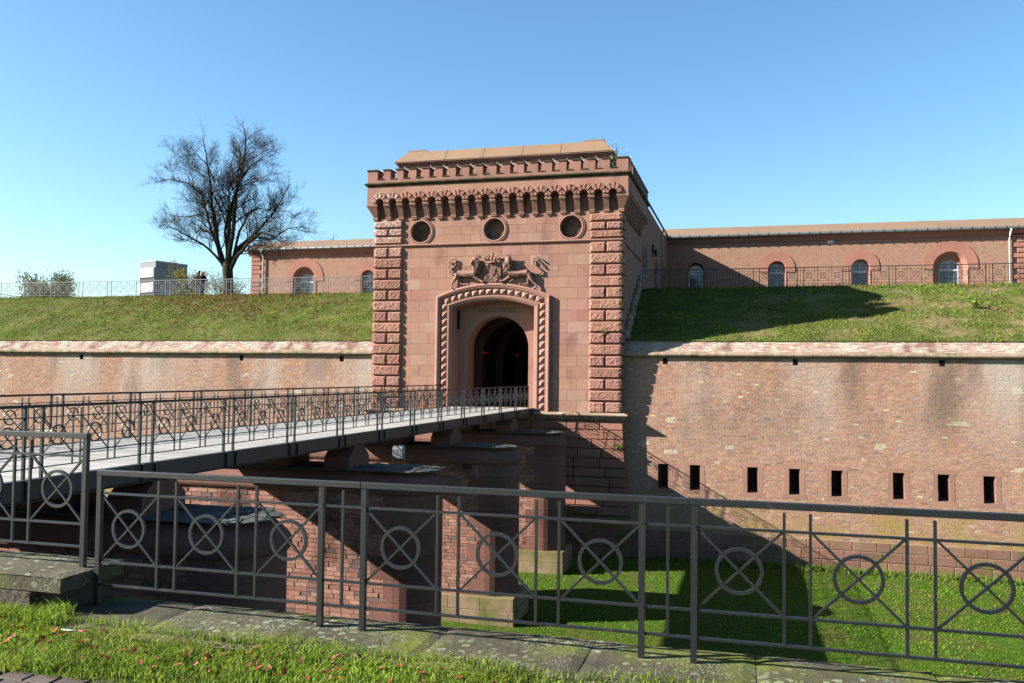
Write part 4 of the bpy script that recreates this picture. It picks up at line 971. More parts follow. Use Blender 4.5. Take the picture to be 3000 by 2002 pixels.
# ------------------------------------------------------------------ bridge piers
def pier(yc, label, show):
    P0 = thing('bridge_pier', label, 'bridge pier', group='stone piers of the footbridge')
    hw = .95; xc = 3.71; ztop = -1.46; zft = -6.05
    MB().box(-xc, xc, yc-hw+.03, yc+hw-.03, zft, ztop).obj('pier_core', 'pier_mortar', P0)
    BH = .118; r = 0; z = zft; mass = MB(); n1 = 0
    while z+BH < ztop+.02:
        x = -3.6-(.16 if r % 2 else 0)
        qx = xc-(.25 if (r//5) % 2 else .62)                 # toothing of the nose stones
        while x < qx:
            l = .33*g(.85, 1.12); x1 = min(x+l, qx)
            if x1-x > .05:
                c = R.choice([(.37, .185, .135), (.40, .21, .155), (.33, .155, .115), (.42, .235, .18), (.29, .15, .12), (.38, .195, .145), (.36, .18, .13), (.21, .14, .12)]); k = g(.85, 1.12); t = (c[0]*k, c[1]*k, c[2]*k); m = .007; p = g(-.012, .008)
                j = lambda: g(-.005, .005); yf = yc-hw+p
                vs = [(x+m+j(), yf, z+m+j()), (x1-m+j(), yf, z+m+j()), (x1-m+j(), yf, z+BH-m+j()), (x+m+j(), yf, z+BH-m+j()), (x+m, yc-hw+.06, z+m), (x1-m, yc-hw+.06, z+m), (x1-m, yc-hw+.06, z+BH-m), (x+m, yc-hw+.06, z+BH-m)]
                fs = [(0, 1, 2, 3), (1, 5, 6, 2), (4, 0, 3, 7), (3, 2, 6, 7), (4, 5, 1, 0)]
                if n1 < 300 and x > show[0] and show[1] < z < show[2]: MB().add(vs, fs, t).obj('brick', 'pier_brick', P0); n1 += 1
                else: mass.add(vs, fs, t)
            x += l
        z += BH; r += 1
    mass.obj('brickwork', 'pier_brick', P0, kind='stuff')
    # rounded sandstone nose
    z = zft; i = 0
    while z < ztop-.05:
        h = BH*5; z1 = min(z+h, ztop); ex = .25 if i % 2 else .62; poly = [(xc-ex, yc-hw-.004)]; k = g(.82, 1.15)
        poly += [(xc+(hw+.004)*math.sin(math.pi*q/16), yc-(hw+.004)*math.cos(math.pi*q/16)) for q in range(17)]+[(xc-ex, yc+hw+.004)]
        MB().prism(poly, 2, z+.004, z1-.004, (k, k*g(.95, 1.05), k)).obj('nose_stone', 'nose_stone', P0); z = z1; i += 1
    for s in (-1,):
        poly = [(-xc, yc+hw)]+[(-xc-hw*math.sin(math.pi*q/12), yc+hw*math.cos(math.pi*q/12)) for q in range(13)]+[(-xc, yc-hw)]
        MB().prism(poly, 2, zft, ztop).obj('far_nose', 'nose_stone', P0)
    # cap moulding: stadium outlines stacked
    def stad(o): return [(xc+(hw+o)*math.sin(math.pi*q/20), yc-(hw+o)*math.cos(math.pi*q/20)) for q in range(21)]+[(-xc-(hw+o)*math.sin(math.pi*q/20), yc+(hw+o)*math.cos(math.pi*q/20)) for q in range(21)]
    prof = [(.0, -1.50), (.06, -1.48), (.085, -1.42), (.085, -1.32), (.075, -1.28), (.0, -1.19), (-.12, -1.07), (-.26, -.98), (-.30, -.93)]
    m = MB(); n = 42; vs = []
    for o, zz in prof: vs += [(a, b, zz) for a, b in stad(o)]
    m.add(vs, [(j*n+q, j*n+(q+1) % n, (j+1)*n+(q+1) % n, (j+1)*n+q) for j in range(len(prof)-1) for q in range(n)]); m.add([(a, b, -.93) for a, b in stad(-.30)], [list(range(n))])
    m.obj('cap', 'nose_stone', P0)
    # slates on the cap, overlapping and lifted unevenly
    for q in range(26):
        x = 1.9+g(0, 2.5); y = yc+g(-.8, .8)
        if (max(0, x-xc))**2+(y-yc)**2 > .72: continue
        a = g(0, 3.1); w, h = g(.25, .5), g(.2, .35); c, s = math.cos(a), math.sin(a); zz = -.905+g(0, .02)
        vs = [(x+c*i*w-s*j*h, y+s*i*w+c*j*h, zz+g(-.012, .022)) for i, j in ((-.5, -.5), (.5, -.5), (.55, .3), (.1, .55), (-.5, .5))]
        MB().add([(p[0], p[1], p[2]-.012) for p in vs]+vs, [(5, 6, 7, 8, 9), (0, 1, 6, 5), (1, 2, 7, 6), (2, 3, 8, 7), (3, 4, 9, 8), (4, 0, 5, 9)], gray(.7, 1.5)).obj('slate', 'slate', P0)
    poly = stad(-.08); vs = [(a+g(-.02, .02), b+g(-.02, .02), -.925) for a, b in poly]; vs2 = [(a, b, -.905) for a, b, c in vs]
    MB().add(vs+vs2, [list(range(n, 2*n))]+[(q, (q+1) % n, n+(q+1) % n, n+q) for q in range(n)]).obj('cap_sheet', 'slate', P0)
    # bearing blocks under the girders
    for x in (-1.9, 0, 1.85):
        m = MB(); m.prism([(yc-.62, -.93), (yc-.62, -.62), (yc-.42, -.45), (yc-.3, -.33), (yc+.3, -.33), (yc+.42, -.45), (yc+.62, -.62), (yc+.62, -.93)], 0, x-.32, x+.42); m.obj('bearing_block', 'nose_stone', P0)
    # footing
    z = -7.05
    for r, (a, b, o) in enumerate(((-7.05, -6.52, .16), (-6.515, -6.05, .14))):
        MB().box(-4.8, xc+hw+o-.02, yc-hw-o+.02, yc+hw+o-.02, a, b).obj('footing_core', 'footing_stone', P0)
        x = -1.2+(.4 if r else 0)
        while x < xc+hw+o:
            x1 = min(x+g(.8, 1.2), xc+hw+o); k = g(.88, 1.1); MB().cbox(x+.004, x1-.004, yc-hw-o, yc-hw-o+.12, a+.004, b-.004, .01, (k, k, k)).obj('footing_stone', 'footing_stone', P0); x = x1
pier(-3.95, 'farthest bridge pier, beside the gatehouse plinth', (1.5, -6.1, -2.5))
pier(-12.15, 'third bridge pier from the railing, with brick side and pale footing', (1.2, -6.1, -2.2))
pier(-20.3, 'second bridge pier from the railing, carrying the floodlight', (1.0, -4.6, -1.4))
pier(-28.55, 'nearest bridge pier, low beside the raised slab', (1.4, -4.2, -1.4))

# ------------------------------------------------------------------ floodlight on the second pier
FL = thing('floodlight', 'grey floodlight on a curved bracket standing on the second bridge pier', 'floodlight', (3.43, -20.3, -.89))
m = MB(); n = 8; A0 = [(.0, .06), (-.02, .30), (.02, .36), (.10, .385), (.17, .35), (.19, .10), (.12, .05)]
A0 = [(a, b+.2) for a, b in A0]; m.prism([(a-.08, b) for a, b in A0], 0, -.14, .14); hs = m.obj('housing', 'lamp_metal', FL)
for i in range(7): MB().prism([(a*1.06-.085, b*1.015) for a, b in A0], 0, -.12+i*.04-.004, -.12+i*.04+.004).obj('cooling_fin', 'lamp_metal', hs)
MB().tube([(-.16, .0, .36), (-.17, .02, .16), (-.10, .03, .015), (.10, .03, .015), (.17, .02, .16), (.16, 0, .36)], .012, 6).obj('bracket', 'lamp_metal', FL)
MB().tube([(-.1, .05, .02), (-.25, .1, .02), (-.4, .05, .03), (-1.6, 0, .02), (-3.2, .1, .03)], .018, 6).obj('conduit', 'zinc', FL)
# ------------------------------------------------------------------ barracks behind the bank
BK = thing('barracks', 'long low red brick barracks with arched windows and brown sheet roof behind the bank', 'building')
def build_barracks():
    YB = 30.5; ZF = 6.5; ZE = 13.0
    wins = [(-27.5, 1), (-21.07, 0), (8.35, 0), (14.77, 0), (21.07, 0), (27.5, 1), (33.9, 0)]
    # wall with arched openings
    def opening(big): return (1.22, 10.30) if big else (.70, 10.38)        # half width, springing height
    mb = MB(); x = -33.1
    def seg(a, b, z0, z1): mb.add([(a, YB, z0), (b, YB, z0), (b, YB, z1), (a, YB, z1)], [(0, 1, 2, 3)])
    for xc, big in wins:
        hw, zs = opening(big); seg(x, xc-hw, ZF, ZE); n = 16
        arc = [(xc+hw*math.cos(math.pi*(1-i/n)), zs+hw*math.sin(math.pi*(1-i/n))) for i in range(n+1)]; vs = []; fs = []
        for a, z in arc: vs += [(a, YB, z), (a, YB, ZE), (a, YB+.75, z)]
        for i in range(n): fs += [(3*i, 3*i+3, 3*i+4, 3*i+1), (3*i+2, 3*i+5, 3*i+3, 3*i)]
        mb.add(vs, fs)
        for s in (-1, 1): mb.add([(xc+s*hw, YB, ZF), (xc+s*hw, YB, zs), (xc+s*hw, YB+.75, zs), (xc+s*hw, YB+.75, ZF)], [(0, 1, 2, 3)])
        x = xc+hw
    seg(x, 37, ZF, ZE); mb.add([(-33.1, YB, ZF), (-33.1, YB, ZE), (-33.1, 44, ZE), (-33.1, 44, ZF)], [(0, 1, 2, 3)])
    mb.box(-33.0, 37, YB+3, 44, ZF, ZE)
    mb.obj('wall', 'barracks_brick', BK)
    for xc, big in wins:
        hw, zs = opening(big); ro = 1.95 if big else 1.38; zo = 10.42 if big else 10.46; n = 26
        w = MB(); m2 = .028
        inn = [(xc+hw*math.cos(math.pi*(1-i/n)), zs+hw*math.sin(math.pi*(1-i/n))) for i in range(n+1)]
        out = [(xc+ro*math.cos(math.pi*(1-i/n)), zo+ro*math.sin(math.pi*(1-i/n))) for i in range(n+1)]
        w.prism([(xc-hw, 10.17)]+inn+[(xc+hw, 10.17), (xc+ro, 10.17)]+out[::-1]+[(xc-ro, 10.17)], 1, YB-.05, YB+.02)
        W = w.obj('window', 'barracks_stone', BK)
        rv = MB(); hb, zb = (hw*.80, zs-.06) if big else (hw*.93, zs-.02)     # stone reveal and blind wall behind
        vs = []; fs = []; arc2 = [(xc+hb*math.cos(math.pi*(1-i/n)), zb+hb*math.sin(math.pi*(1-i/n))) for i in range(n+1)]
        for (a, z), (a2, z2) in zip(inn, arc2): vs += [(a, YB-.045, z), (a2, YB+.42, z2)]
        for i in range(n): fs.append((2*i, 2*i+1, 2*i+3, 2*i+2))
        rv.add(vs, fs)
        for s in (-1, 1): rv.add([(xc+s*hw, YB-.045, ZF), (xc+s*hw, YB-.045, zs), (xc+s*hb, YB+.42, zb), (xc+s*hb, YB+.42, ZF)], [(0, 1, 2, 3)])
        rv.obj('reveal', 'barracks_stone', W)
        gw, gz = (.67, 10.22) if big else (.60, 10.34)
        bl = MB(); garc = [(xc+gw*math.cos(math.pi*(1-i/n)), gz+gw*math.sin(math.pi*(1-i/n))) for i in range(n+1)]; vs = []; fs = []
        for (a, z), (a2, z2) in zip(arc2, garc): vs += [(a, YB+.42, z), (a2, YB+.42, z2), (a2, YB+.55, z2)]
        for i in range(n): fs += [(3*i, 3*i+1, 3*i+4, 3*i+3), (3*i+1, 3*i+2, 3*i+5, 3*i+4)]
        for s in (-1, 1): bl.add([(xc+s*gw, YB+.42, ZF), (xc+s*hb, YB+.42, ZF), (xc+s*hb, YB+.42, zb), (xc+s*gw, YB+.42, gz)], [(0, 1, 2, 3)])
        bl.add(vs, fs); bl.obj('brick_infill', 'barracks_brick', W)
        p = MB(); p.add([(a, YB+.55, z) for a, z in garc]+[(xc+gw, YB+.55, ZF), (xc-gw, YB+.55, ZF)], [list(range(n+3))]); p.obj('pane', 'pane', W)
        f = MB(); f.prism([(xc-gw, gz)]+garc+[(xc+gw-.06, gz)]+[(xc+(gw-.06)*math.cos(math.pi*i/n), gz+(gw-.06)*math.sin(math.pi*i/n)) for i in range(n+1)], 1, YB+.5, YB+.548)
        f.box(xc-.03, xc+.03, YB+.5, YB+.548, ZF, gz+gw); f.box(xc-gw, xc+gw, YB+.495, YB+.546, 10.08, 10.20)
        for s in (-1, 1): f.box(xc+s*(gw-.03)-.03, xc+s*(gw-.03)+.03, YB+.5, YB+.548, ZF, gz)
        f.box(xc-gw, xc+gw, YB+.5, YB+.547, 9.5, 9.53)
        f.obj('sash', 'white_paint', W)
        bars = MB()
        for q in range(1, 10):
            xx = xc-gw+2*gw*q/10; bars.tube([(xx, YB+.49, ZF), (xx, YB+.49, 10.05)], .012, 4)
        bars.obj('grille', 'iron', W)
    # eaves, gutter, sheet roof (leaving out the run hidden behind the gate wing)
    for a, b in ((-33.4, -6.0), (6.0, 37.2)):
        m = MB(); m.prism([(YB, 12.62), (YB-.10, 12.66), (YB-.10, 12.76), (YB-.20, 12.82), (YB-.20, 12.95), (YB-.38, 13.02), (YB-.38, 13.10), (YB, 13.12)], 0, a, b); m.obj('eaves', 'barracks_stone', BK)
        m = MB(); m.prism([(YB-.36, 13.08), (YB-.60, 13.09), (YB-.63, 13.16), (YB-.62, 13.27), (YB-.58, 13.28), (YB-.36, 13.26)], 0, a-.05, b); gt = m.obj('gutter', 'zinc', BK)
        m = MB(); xx = a+.3
        while xx < b: m.box(xx-.02, xx+.02, YB-.645, YB-.36, 13.06, 13.29); xx += .78
        m.obj('gutter_bracket', 'iron', gt)
    m = MB()
    for a, b in ((-33.45, 37.2),):
        m.add([(a, YB-.5, 13.24), (b, YB-.5, 13.24), (b, YB+2.4, 14.36), (a, YB+2.4, 14.36), (a, YB+10, 14.5), (b, YB+10, 14.5), (a, YB+10, 13.2), (b, YB+10, 13.2)], [(0, 1, 2, 3), (3, 2, 5, 4), (0, 3, 4, 6)])
    m.obj('roof', 'roof_sheet', BK)
    # quoins at the left end and of the projecting bay at the right
    for i in range(16):
        z = ZF+.4*i
        for x0, w in ((-33.14, 1.28 if i % 2 else .98),): 
            k = g(.9, 1.1); MB().cbox(x0, x0+w, YB-.07, YB+.3, z+.03, z+.37, .03, (k, k, k)).obj('quoin', 'barracks_stone', BK)
        k = g(.9, 1.1); x0 = 31.74 if i % 2 else 32.1
        MB().cbox(x0, 34.2, YB-.10, YB+.3, z+.03, z+.37, .03, (k, k, k)).obj('quoin', 'barracks_stone', BK)
    for x in (-31.8, 31.58):
        MB().tube([(x, YB-.5, 13.1), (x, YB-.45, 12.85), (x, YB-.14, 12.5), (x, YB-.14, 6.6)], [.11, .075, .065, .065], 10).obj('downpipe', 'white_paint', BK)
    MB().box(18.62, 19.05, YB-.02, YB+.0, 12.38, 12.75).obj('wall_plaque', 'white_paint', BK)
build_barracks()

# ------------------------------------------------------------------ apartment block far behind
AP = thing('apartment_block', 'grey and white flat-roofed apartment block far behind the bank railing', 'building', (-105.7, 110, 6), math.radians(-17.5))
def build_apartment():
    # local frame: the sunlit balcony face looks to -y, the shaded side wall to +x; the near corner is the origin
    MB().box(-4.9, 0, 0, 7.2, 0, 16.9).obj('wall', 'concrete', AP)
    MB().box(-6.2, -.9, .9, 8.6, 0, 18.3).obj('stair_tower', 'concrete', AP)
    MB().box(-6.3, -.8, .8, 8.7, 18.3, 18.5).obj('roof_edge', 'concrete_light', AP)
    for k in range(5):
        z = 15.4-k*3.1
        MB().box(-4.8, .04, -.25, .1, z-.5, z+1.5).obj('balcony_parapet', 'concrete_light', AP)
        MB().box(-4.7, -.25, -.03, .05, z-1.6, z-.5).obj('balcony_opening', 'opening_shade', AP)  # solid dark panel paints the shade inside the balcony
    MB().box(-5.8, -5.5, .86, .89, 14.5, 16.5).obj('stair_window', 'pane', AP)
    for k in range(3): MB().box(.0, .03, 1.5+k*2, 2.3+k*2, 11.2, 12.6).obj('window', 'pane', AP)
build_apartment()
# ------------------------------------------------------------------ big bare tree
def big_tree():
    T = thing('bare_tree', 'large bare tree with a spreading many-limbed crown behind the bank railing', 'tree', (-23.37, 12, 6.8))
    rr = random.Random(21)
    def W(c, y=0):
        k = .87 if c[1] < 1300 else 1
        return Vector(((c[0]-700)*.01066*(k if k == 1 else .75), y*k*.8, (1562-1300-(c[1]-1300)*k)*.0094))
    tr = MB(); tr.tube([W((700, 1575)), W((700, 1500)), W((700, 1420)), W((693, 1340)), W((690, 1270))], [.52, .40, .36, .37, .30], 14)
    limbs = [
        ([(690, 1330), (640, 1280), (600, 1120), (565, 900), (550, 700), (538, 550), (510, 350), (480, 190)], .22, -.8),
        ([(690, 1310), (690, 1000), (680, 850), (718, 690), (742, 560), (745, 400), (735, 230)], .24, .5),
        ([(700, 1300), (738, 1050), (752, 850), (772, 660), (800, 560), (850, 380), (870, 190), (850, 110)], .22, -.3),
        ([(700, 1310), (790, 1140), (900, 1050), (962, 990), (1030, 900), (1100, 830), (1165, 700), (1220, 590)], .17, .9),
        ([(715, 1345), (790, 1240), (868, 1185), (960, 1100), (1090, 1035), (1200, 1075), (1300, 1130), (1400, 1125)], .19, -1.2),
        ([(690, 1320), (590, 1220), (480, 1120), (350, 1045), (280, 1000), (190, 965)], .14, -1.5),
        ([(680, 1310), (560, 1090), (430, 985), (330, 940), (230, 980), (150, 1060)], .12, 1.4),
        ([(660, 1290), (560, 1060), (500, 880), (440, 750), (350, 695), (230, 750), (150, 800)], .14, 1.8),
        ([(650, 1270), (545, 1000), (480, 700), (380, 600), (250, 570), (140, 590)], .13, -1.9),
        ([(700, 1290), (640, 1000), (650, 780), (640, 680), (590, 560), (600, 400), (640, 200)], .13, 1.2),
        ([(720, 1300), (770, 1000), (830, 840), (900, 780), (1000, 800), (1090, 740)], .13, 1.6),
        ([(720, 1310), (820, 1130), (930, 1050), (1060, 1060), (1190, 960), (1290, 940), (1380, 960)], .12, 1.9),
        ([(540, 560), (470, 400), (380, 310), (280, 330), (220, 380)], .07, -.9),
        ([(745, 480), (830, 380), (930, 330), (1020, 260)], .06, .6),
        ([(800, 560), (900, 450), (1000, 400), (1100, 420)], .07, -.5),
        ([(700, 1000), (620, 850), (560, 730), (430, 540), (320, 440), (230, 420)], .08, .4),
        ([(1030, 900), (1130, 830), (1250, 830), (1300, 900)], .06, .9),
        ([(560, 900), (460, 850), (330, 870), (220, 870), (150, 880)], .07, -1.0),
        ([(770, 660), (860, 600), (960, 560), (1080, 560)], .06, -.4),
        ([(868, 1185), (950, 1150), (1100, 1150), (1250, 1200), (1330, 1250)], .08, -1.6),
    ]
    cr = MB(); tw = MB()
    def grow(p, d, ln, r, lev):
        n = 4 if lev < 3 else 3; pts = [p]; q = p.copy(); dd = d.normalized()
        for i in range(n):
            j = .22 if lev < 3 else .3
            dd = (dd+Vector((rr.uniform(-j, j), rr.uniform(-j, j), rr.uniform(-j, j)+(.16 if lev > 1 else .08)))).normalized(); q = q+dd*(ln/n); pts.append(q.copy())
        (cr if lev < 2 else tw).tube(pts, [r*(1-.75*i/n) for i in range(n+1)], 5 if lev < 2 else 3, cap=False)
        if lev >= 4: return
        m = {1: 7, 2: 5, 3: 3}[lev]
        for k in range(m):
            t = .18+.82*(k+rr.random())/m; i = min(n-1, int(t*n)); f = t*n-i; b = pts[i].lerp(pts[i+1], min(1, f)); ax = (pts[i+1]-pts[i]).normalized()
            side = ax.cross(Vector((rr.uniform(-1, 1), rr.uniform(-1, 1), rr.uniform(-1, 1)))).normalized()
            grow(b, ax*.75+side*.8, ln*rr.uniform(.45, .8)*(1.1-.4*t), max(.0065, r*.48), lev+1)
    for pl, r0, dy in limbs:
        n = len(pl); pts = []
        for i, c in enumerate(pl): pts.append(W(c, dy*1.7*(i/(n-1))**1.1+rr.uniform(-.08, .08)))
        sm = [pts[0]]                                       # a second pass of points makes the limbs bend gently
        for a, b in zip(pts[:-1], pts[1:]): sm += [a.lerp(b, .5)+Vector((rr.uniform(-.06, .06), rr.uniform(-.06, .06), rr.uniform(-.05, .05))), b]
        N = len(sm); rad = [r0*(1-.86*(i/(N-1))**.9) for i in range(N)]
        cr.tube(sm, [q*.82 for q in rad], 8)
        m = int(5+(sm[0]-sm[-1]).length*1.7)
        for k in range(m):
            t = .22+.78*(k+rr.random())/m; i = min(N-2, int(t*(N-1))); b = sm[i].lerp(sm[i+1], rr.random()); ax = (sm[i+1]-sm[i]).normalized()
            side = ax.cross(Vector((rr.uniform(-1, 1), rr.uniform(-1, 1), rr.uniform(-1, 1)))).normalized()
            grow(b, ax*.7+side*.9+Vector((0, 0, .1)), rr.uniform(1.2, 2.3)*(1.15-.55*t), max(.014, rad[i]*.36), 1 if t < .8 else 2)
    tr.obj('trunk', 'bark', T); c = cr.obj('crown', 'bark', T); tw.obj('twigs', 'twig', c)
    lv = MB()
    for i in range(150):
        v = Vector(rr.choice(tw.v)); s = rr.uniform(.05, .11)
        lv.add([tuple(v+Vector((rr.uniform(-s, s), rr.uniform(-s, s), rr.uniform(-s, 0)))) for _ in range(4)], [(0, 1, 2, 3)], (rr.uniform(.7, 1.2), rr.uniform(.7, 1), .7))
    lv.obj('withered_leaves', 'dry_leaf', c)
big_tree()

# ------------------------------------------------------------------ trees far behind
def leaf_tree(name, label, base, h, w, nleaf, size, cols, weep=0, nst=5, seed=1, dens=.5, group='trees far behind the bank'):
    rr = random.Random(seed); T = thing(name, label, 'tree', base, group=group)
    tr = MB(); tr.tube([(0, 0, -.3), (.1, 0, h*.25), (-.05, .1, h*.45)], [w*.035+.08, w*.028+.06, w*.02+.04], 8); lv = MB(); br = MB(); tips = []
    for i in range(nst*7):
        a = rr.uniform(0, 6.28); e = rr.uniform(.25, 1.0); q = Vector((math.cos(a)*w*.5*math.sqrt(rr.random())*(1.2-.55*e), math.sin(a)*w*.5*math.sqrt(rr.random()), h*(.30+.68*e)))
        s = Vector((0, 0, h*rr.uniform(.15, .42))); mid = s.lerp(q, .55)+Vector((rr.uniform(-.3, .3), rr.uniform(-.3, .3), h*.04))
        br.tube([s, mid, q], [.09, .05, .015], 4, cap=False); tips.append((s, mid, q))
        for k in range(4):
            b = mid.lerp(q, rr.random()); e2 = b+Vector((rr.uniform(-1, 1), rr.uniform(-1, 1), rr.uniform(-.2, 1)))*w*.10; br.tube([b, e2], [.025, .008], 3, cap=False); tips.append((b, b.lerp(e2, .5), e2))
    for i in range(nleaf):
        s, m, q = rr.choice(tips); p = m.lerp(q, rr.uniform(.1, 1.15))+Vector((rr.gauss(0, 1), rr.gauss(0, 1), rr.gauss(0, .8)))*w*.035
        if weep: p.z -= abs(rr.gauss(0, weep))
        u = Vector((rr.uniform(-1, 1), rr.uniform(-1, 1), rr.uniform(-1, 1))).normalized(); v = u.orthogonal().normalized(); sz = size*rr.uniform(.6, 1.3)
        if weep: u = Vector((rr.uniform(-.3, .3), rr.uniform(-.3, .3), -1)).normalized(); v = u.orthogonal().normalized()
        k = rr.uniform(.6, 1.25); c = rr.choice(cols)
        lv.add([tuple(p-u*sz), tuple(p+v*sz*.4), tuple(p+u*sz), tuple(p-v*sz*.4)], [(0, 1, 2, 3)], (c[0]*k, c[1]*k, c[2]*k))
    tr.obj('trunk', 'bark', T); c = lv.obj('crown', 'leaf', T); br.obj('branches', 'twig', c)
leaf_tree('weeping_willow', 'grey-green weeping willow behind the railing at the far left', (-84.5, 60, 6.8), 9.4, 9.0, 8000, .15, [(2.3, 1.6, 4.2), (1.7, 1.35, 3.2), (2.9, 2.1, 5.5)], 1.5, 6, 3)
leaf_tree('autumn_shrub', 'yellowing leafy shrub behind the couple at the railing', (-53.7, 50, 6.8), 8.2, 6.5, 4800, .095, [(2.6, 1.5, 1.6), (2.0, 1.4, 1.4), (3.2, 1.9, 1.8), (1.4, 1.0, 1.0)], 0, 5, 5)
leaf_tree('grey_bush', 'sparse grey-brown bush behind the trunk of the bare tree', (-46.3, 46, 6.8), 6.4, 6.0, 2600, .08, [(2.0, 1.6, 2.0), (2.8, 2.0, 2.4), (1.5, 1.0, .9)], 0, 6, 8)
leaf_tree('birch_tree', 'pale birch top showing above the barracks roof beside the bare tree', (-39.6, 60, 6.8), 13.0, 5.5, 800, .16, [(3.6, 2.9, 3.2), (2.6, 2.2, 2.2)], .8, 5, 11)
leaf_tree('birch_tree', 'faint birch top above the barracks roof next to the gatehouse', (-36.0, 60, 6.8), 12.2, 4.0, 360, .15, [(3.6, 2.9, 3.2), (2.6, 2.2, 2.2)], .6, 4, 12)

# ------------------------------------------------------------------ grass
def blades(pts, hmin, hmax, wd, name, m, cols, bend=.5, seed=2, tri=False, parent=None, label=None):
    rr = random.Random(seed); mb = MB(); v = mb.v; f = mb.f; t = mb.t
    for (x, y, z, s) in pts:
        a = rr.uniform(0, 6.283); h = rr.uniform(hmin, hmax)*s; w = wd*rr.uniform(.7, 1.3); dx, dy = math.cos(a), math.sin(a); b = h*bend*rr.uniform(.2, 1.3); a2 = rr.uniform(0, 6.283); bx, by = math.cos(a2)*b, math.sin(a2)*b
        i = len(v); c = rr.choice(cols); k = rr.uniform(.65, 1.3); c = (c[0]*k, c[1]*k, c[2]*k)
        if tri:
            v += [(x-dx*w, y-dy*w, z), (x+dx*w, y+dy*w, z), (x+bx, y+by, z+h)]; f.append([i, i+1, i+2]); t += [c]*3
        else:
            v += [(x-dx*w, y-dy*w, z-.01), (x+dx*w, y+dy*w, z-.01), (x+bx*.35+dx*w*.8, y+by*.35+dy*w*.8, z+h*.55), (x+bx*.35-dx*w*.8, y+by*.35-dy*w*.8, z+h*.55), (x+bx, y+by, z+h*(1-.25*bend))]
            f += [[i, i+1, i+2, i+3], [i+3, i+2, i+4]]; t += [c]*5
    mb.sm = [False]*len(f); o = mb.obj(name, m, parent, kind='stuff', label=label, cat='grass'); return o
def front_grass():
    rr = random.Random(5); pts = []
    def edge(x): return -36.66+.05*math.sin(x*2.1)+.05*math.sin(x*5.3+1)+(.10*max(0, (x-12))) 
    while len(pts) < 66000:
        x = rr.uniform(4.8, 14.5); y = rr.uniform(-37.62, -36.3); e = edge(x)
        if x < 7.35: e = -36.44
        if 7.35 <= x < 8.1: e = -36.62
        d = e-y
        if d < 0 and rr.random() > math.exp(d*22)*.7: continue
        if y < -37.5 and rr.random() < .6: continue
        patch = mnoise.noise(Vector((x*1.7, y*1.7, 0))); s = 1+.35*patch
        if rr.random() < .25-.5*patch: continue
        if x < 7.5 and y > -36.75: s *= 2.0
        pts.append((x, y, near_z(x, y) if d > 0 else -.30, s))
    blades(pts, .03, .085, .0034, 'grass', 'grass', [(1, 1, 1), (1.2, 1.1, .9), (.8, .95, .9), (1.5, 1.3, .9), (.7, .8, .8), (1.9, 1.5, 1.6)], .75, 6, label='long bright green grass along the near moat edge')
    pts = []
    for i in range(90000):
        y = -35.5+35.2*rr.random()**.8; x = rr.uniform(2, 30); 
        if abs(x) > 31: continue
        pts.append((x, y, -7.0, 1))
    blades(pts, .025, .075, .017, 'grass', 'grass', [(.75, .9, .6), (.9, 1.0, .7), (.6, .8, .5), (1.15, 1.05, .8)], .7, 9, True, label='short mown lawn on the floor of the dry moat')
    for nm, a, b, n, lab in ((0, -44, -6.7, 42000, 'green autumn grass on the bank left of the gatehouse'), (1, 6.7, 28, 30000, 'dry patchy grass on the bank right of the gatehouse')):
        pts = []
        while len(pts) < n:
            x = rr.uniform(a, b); t = rr.random(); q = bank_pt(x, t)
            p = mnoise.fractal(Vector((x*.8, q[1]*.8, 5)), 1, 2, 4)
            dryness = .25 if nm else 0
            if rr.random() < .35+dryness-p*.9 and t < .93: continue
            for k in range(2): pts.append((x+rr.uniform(-.05, .05), q[1]+rr.uniform(-.05, .05), q[2]-.01, 1+.5*p+(.5 if t > .93 else 0)))
        cols = [(1, 1, 1), (.8, .95, .7), (1.25, 1.1, 1), (1.6, 1.3, 1.3)] if not nm else [(1, .95, 1), (1.3, 1.1, 1.2), (1.7, 1.35, 1.5), (.75, .85, .8)]
        blades(pts, .05, .13, .02, 'grass', 'bank_grass', cols, .9, 12+nm, True, label=lab)
    pts = []
    for i in range(4200):                                   # longer weeds along the foot of the right wall
        x = rr.uniform(8.5, 27); pts.append((x, -.22-abs(rr.gauss(0, .35)), -7, 1))
    blades(pts, .08, .28, .03, 'weeds', 'leaf', [(1.3, 1.5, .8), (.9, 1.1, .6), (1.8, 1.8, 1.2)], .8, 31, True, label='ragged weeds along the foot of the right rampart wall')
front_grass()

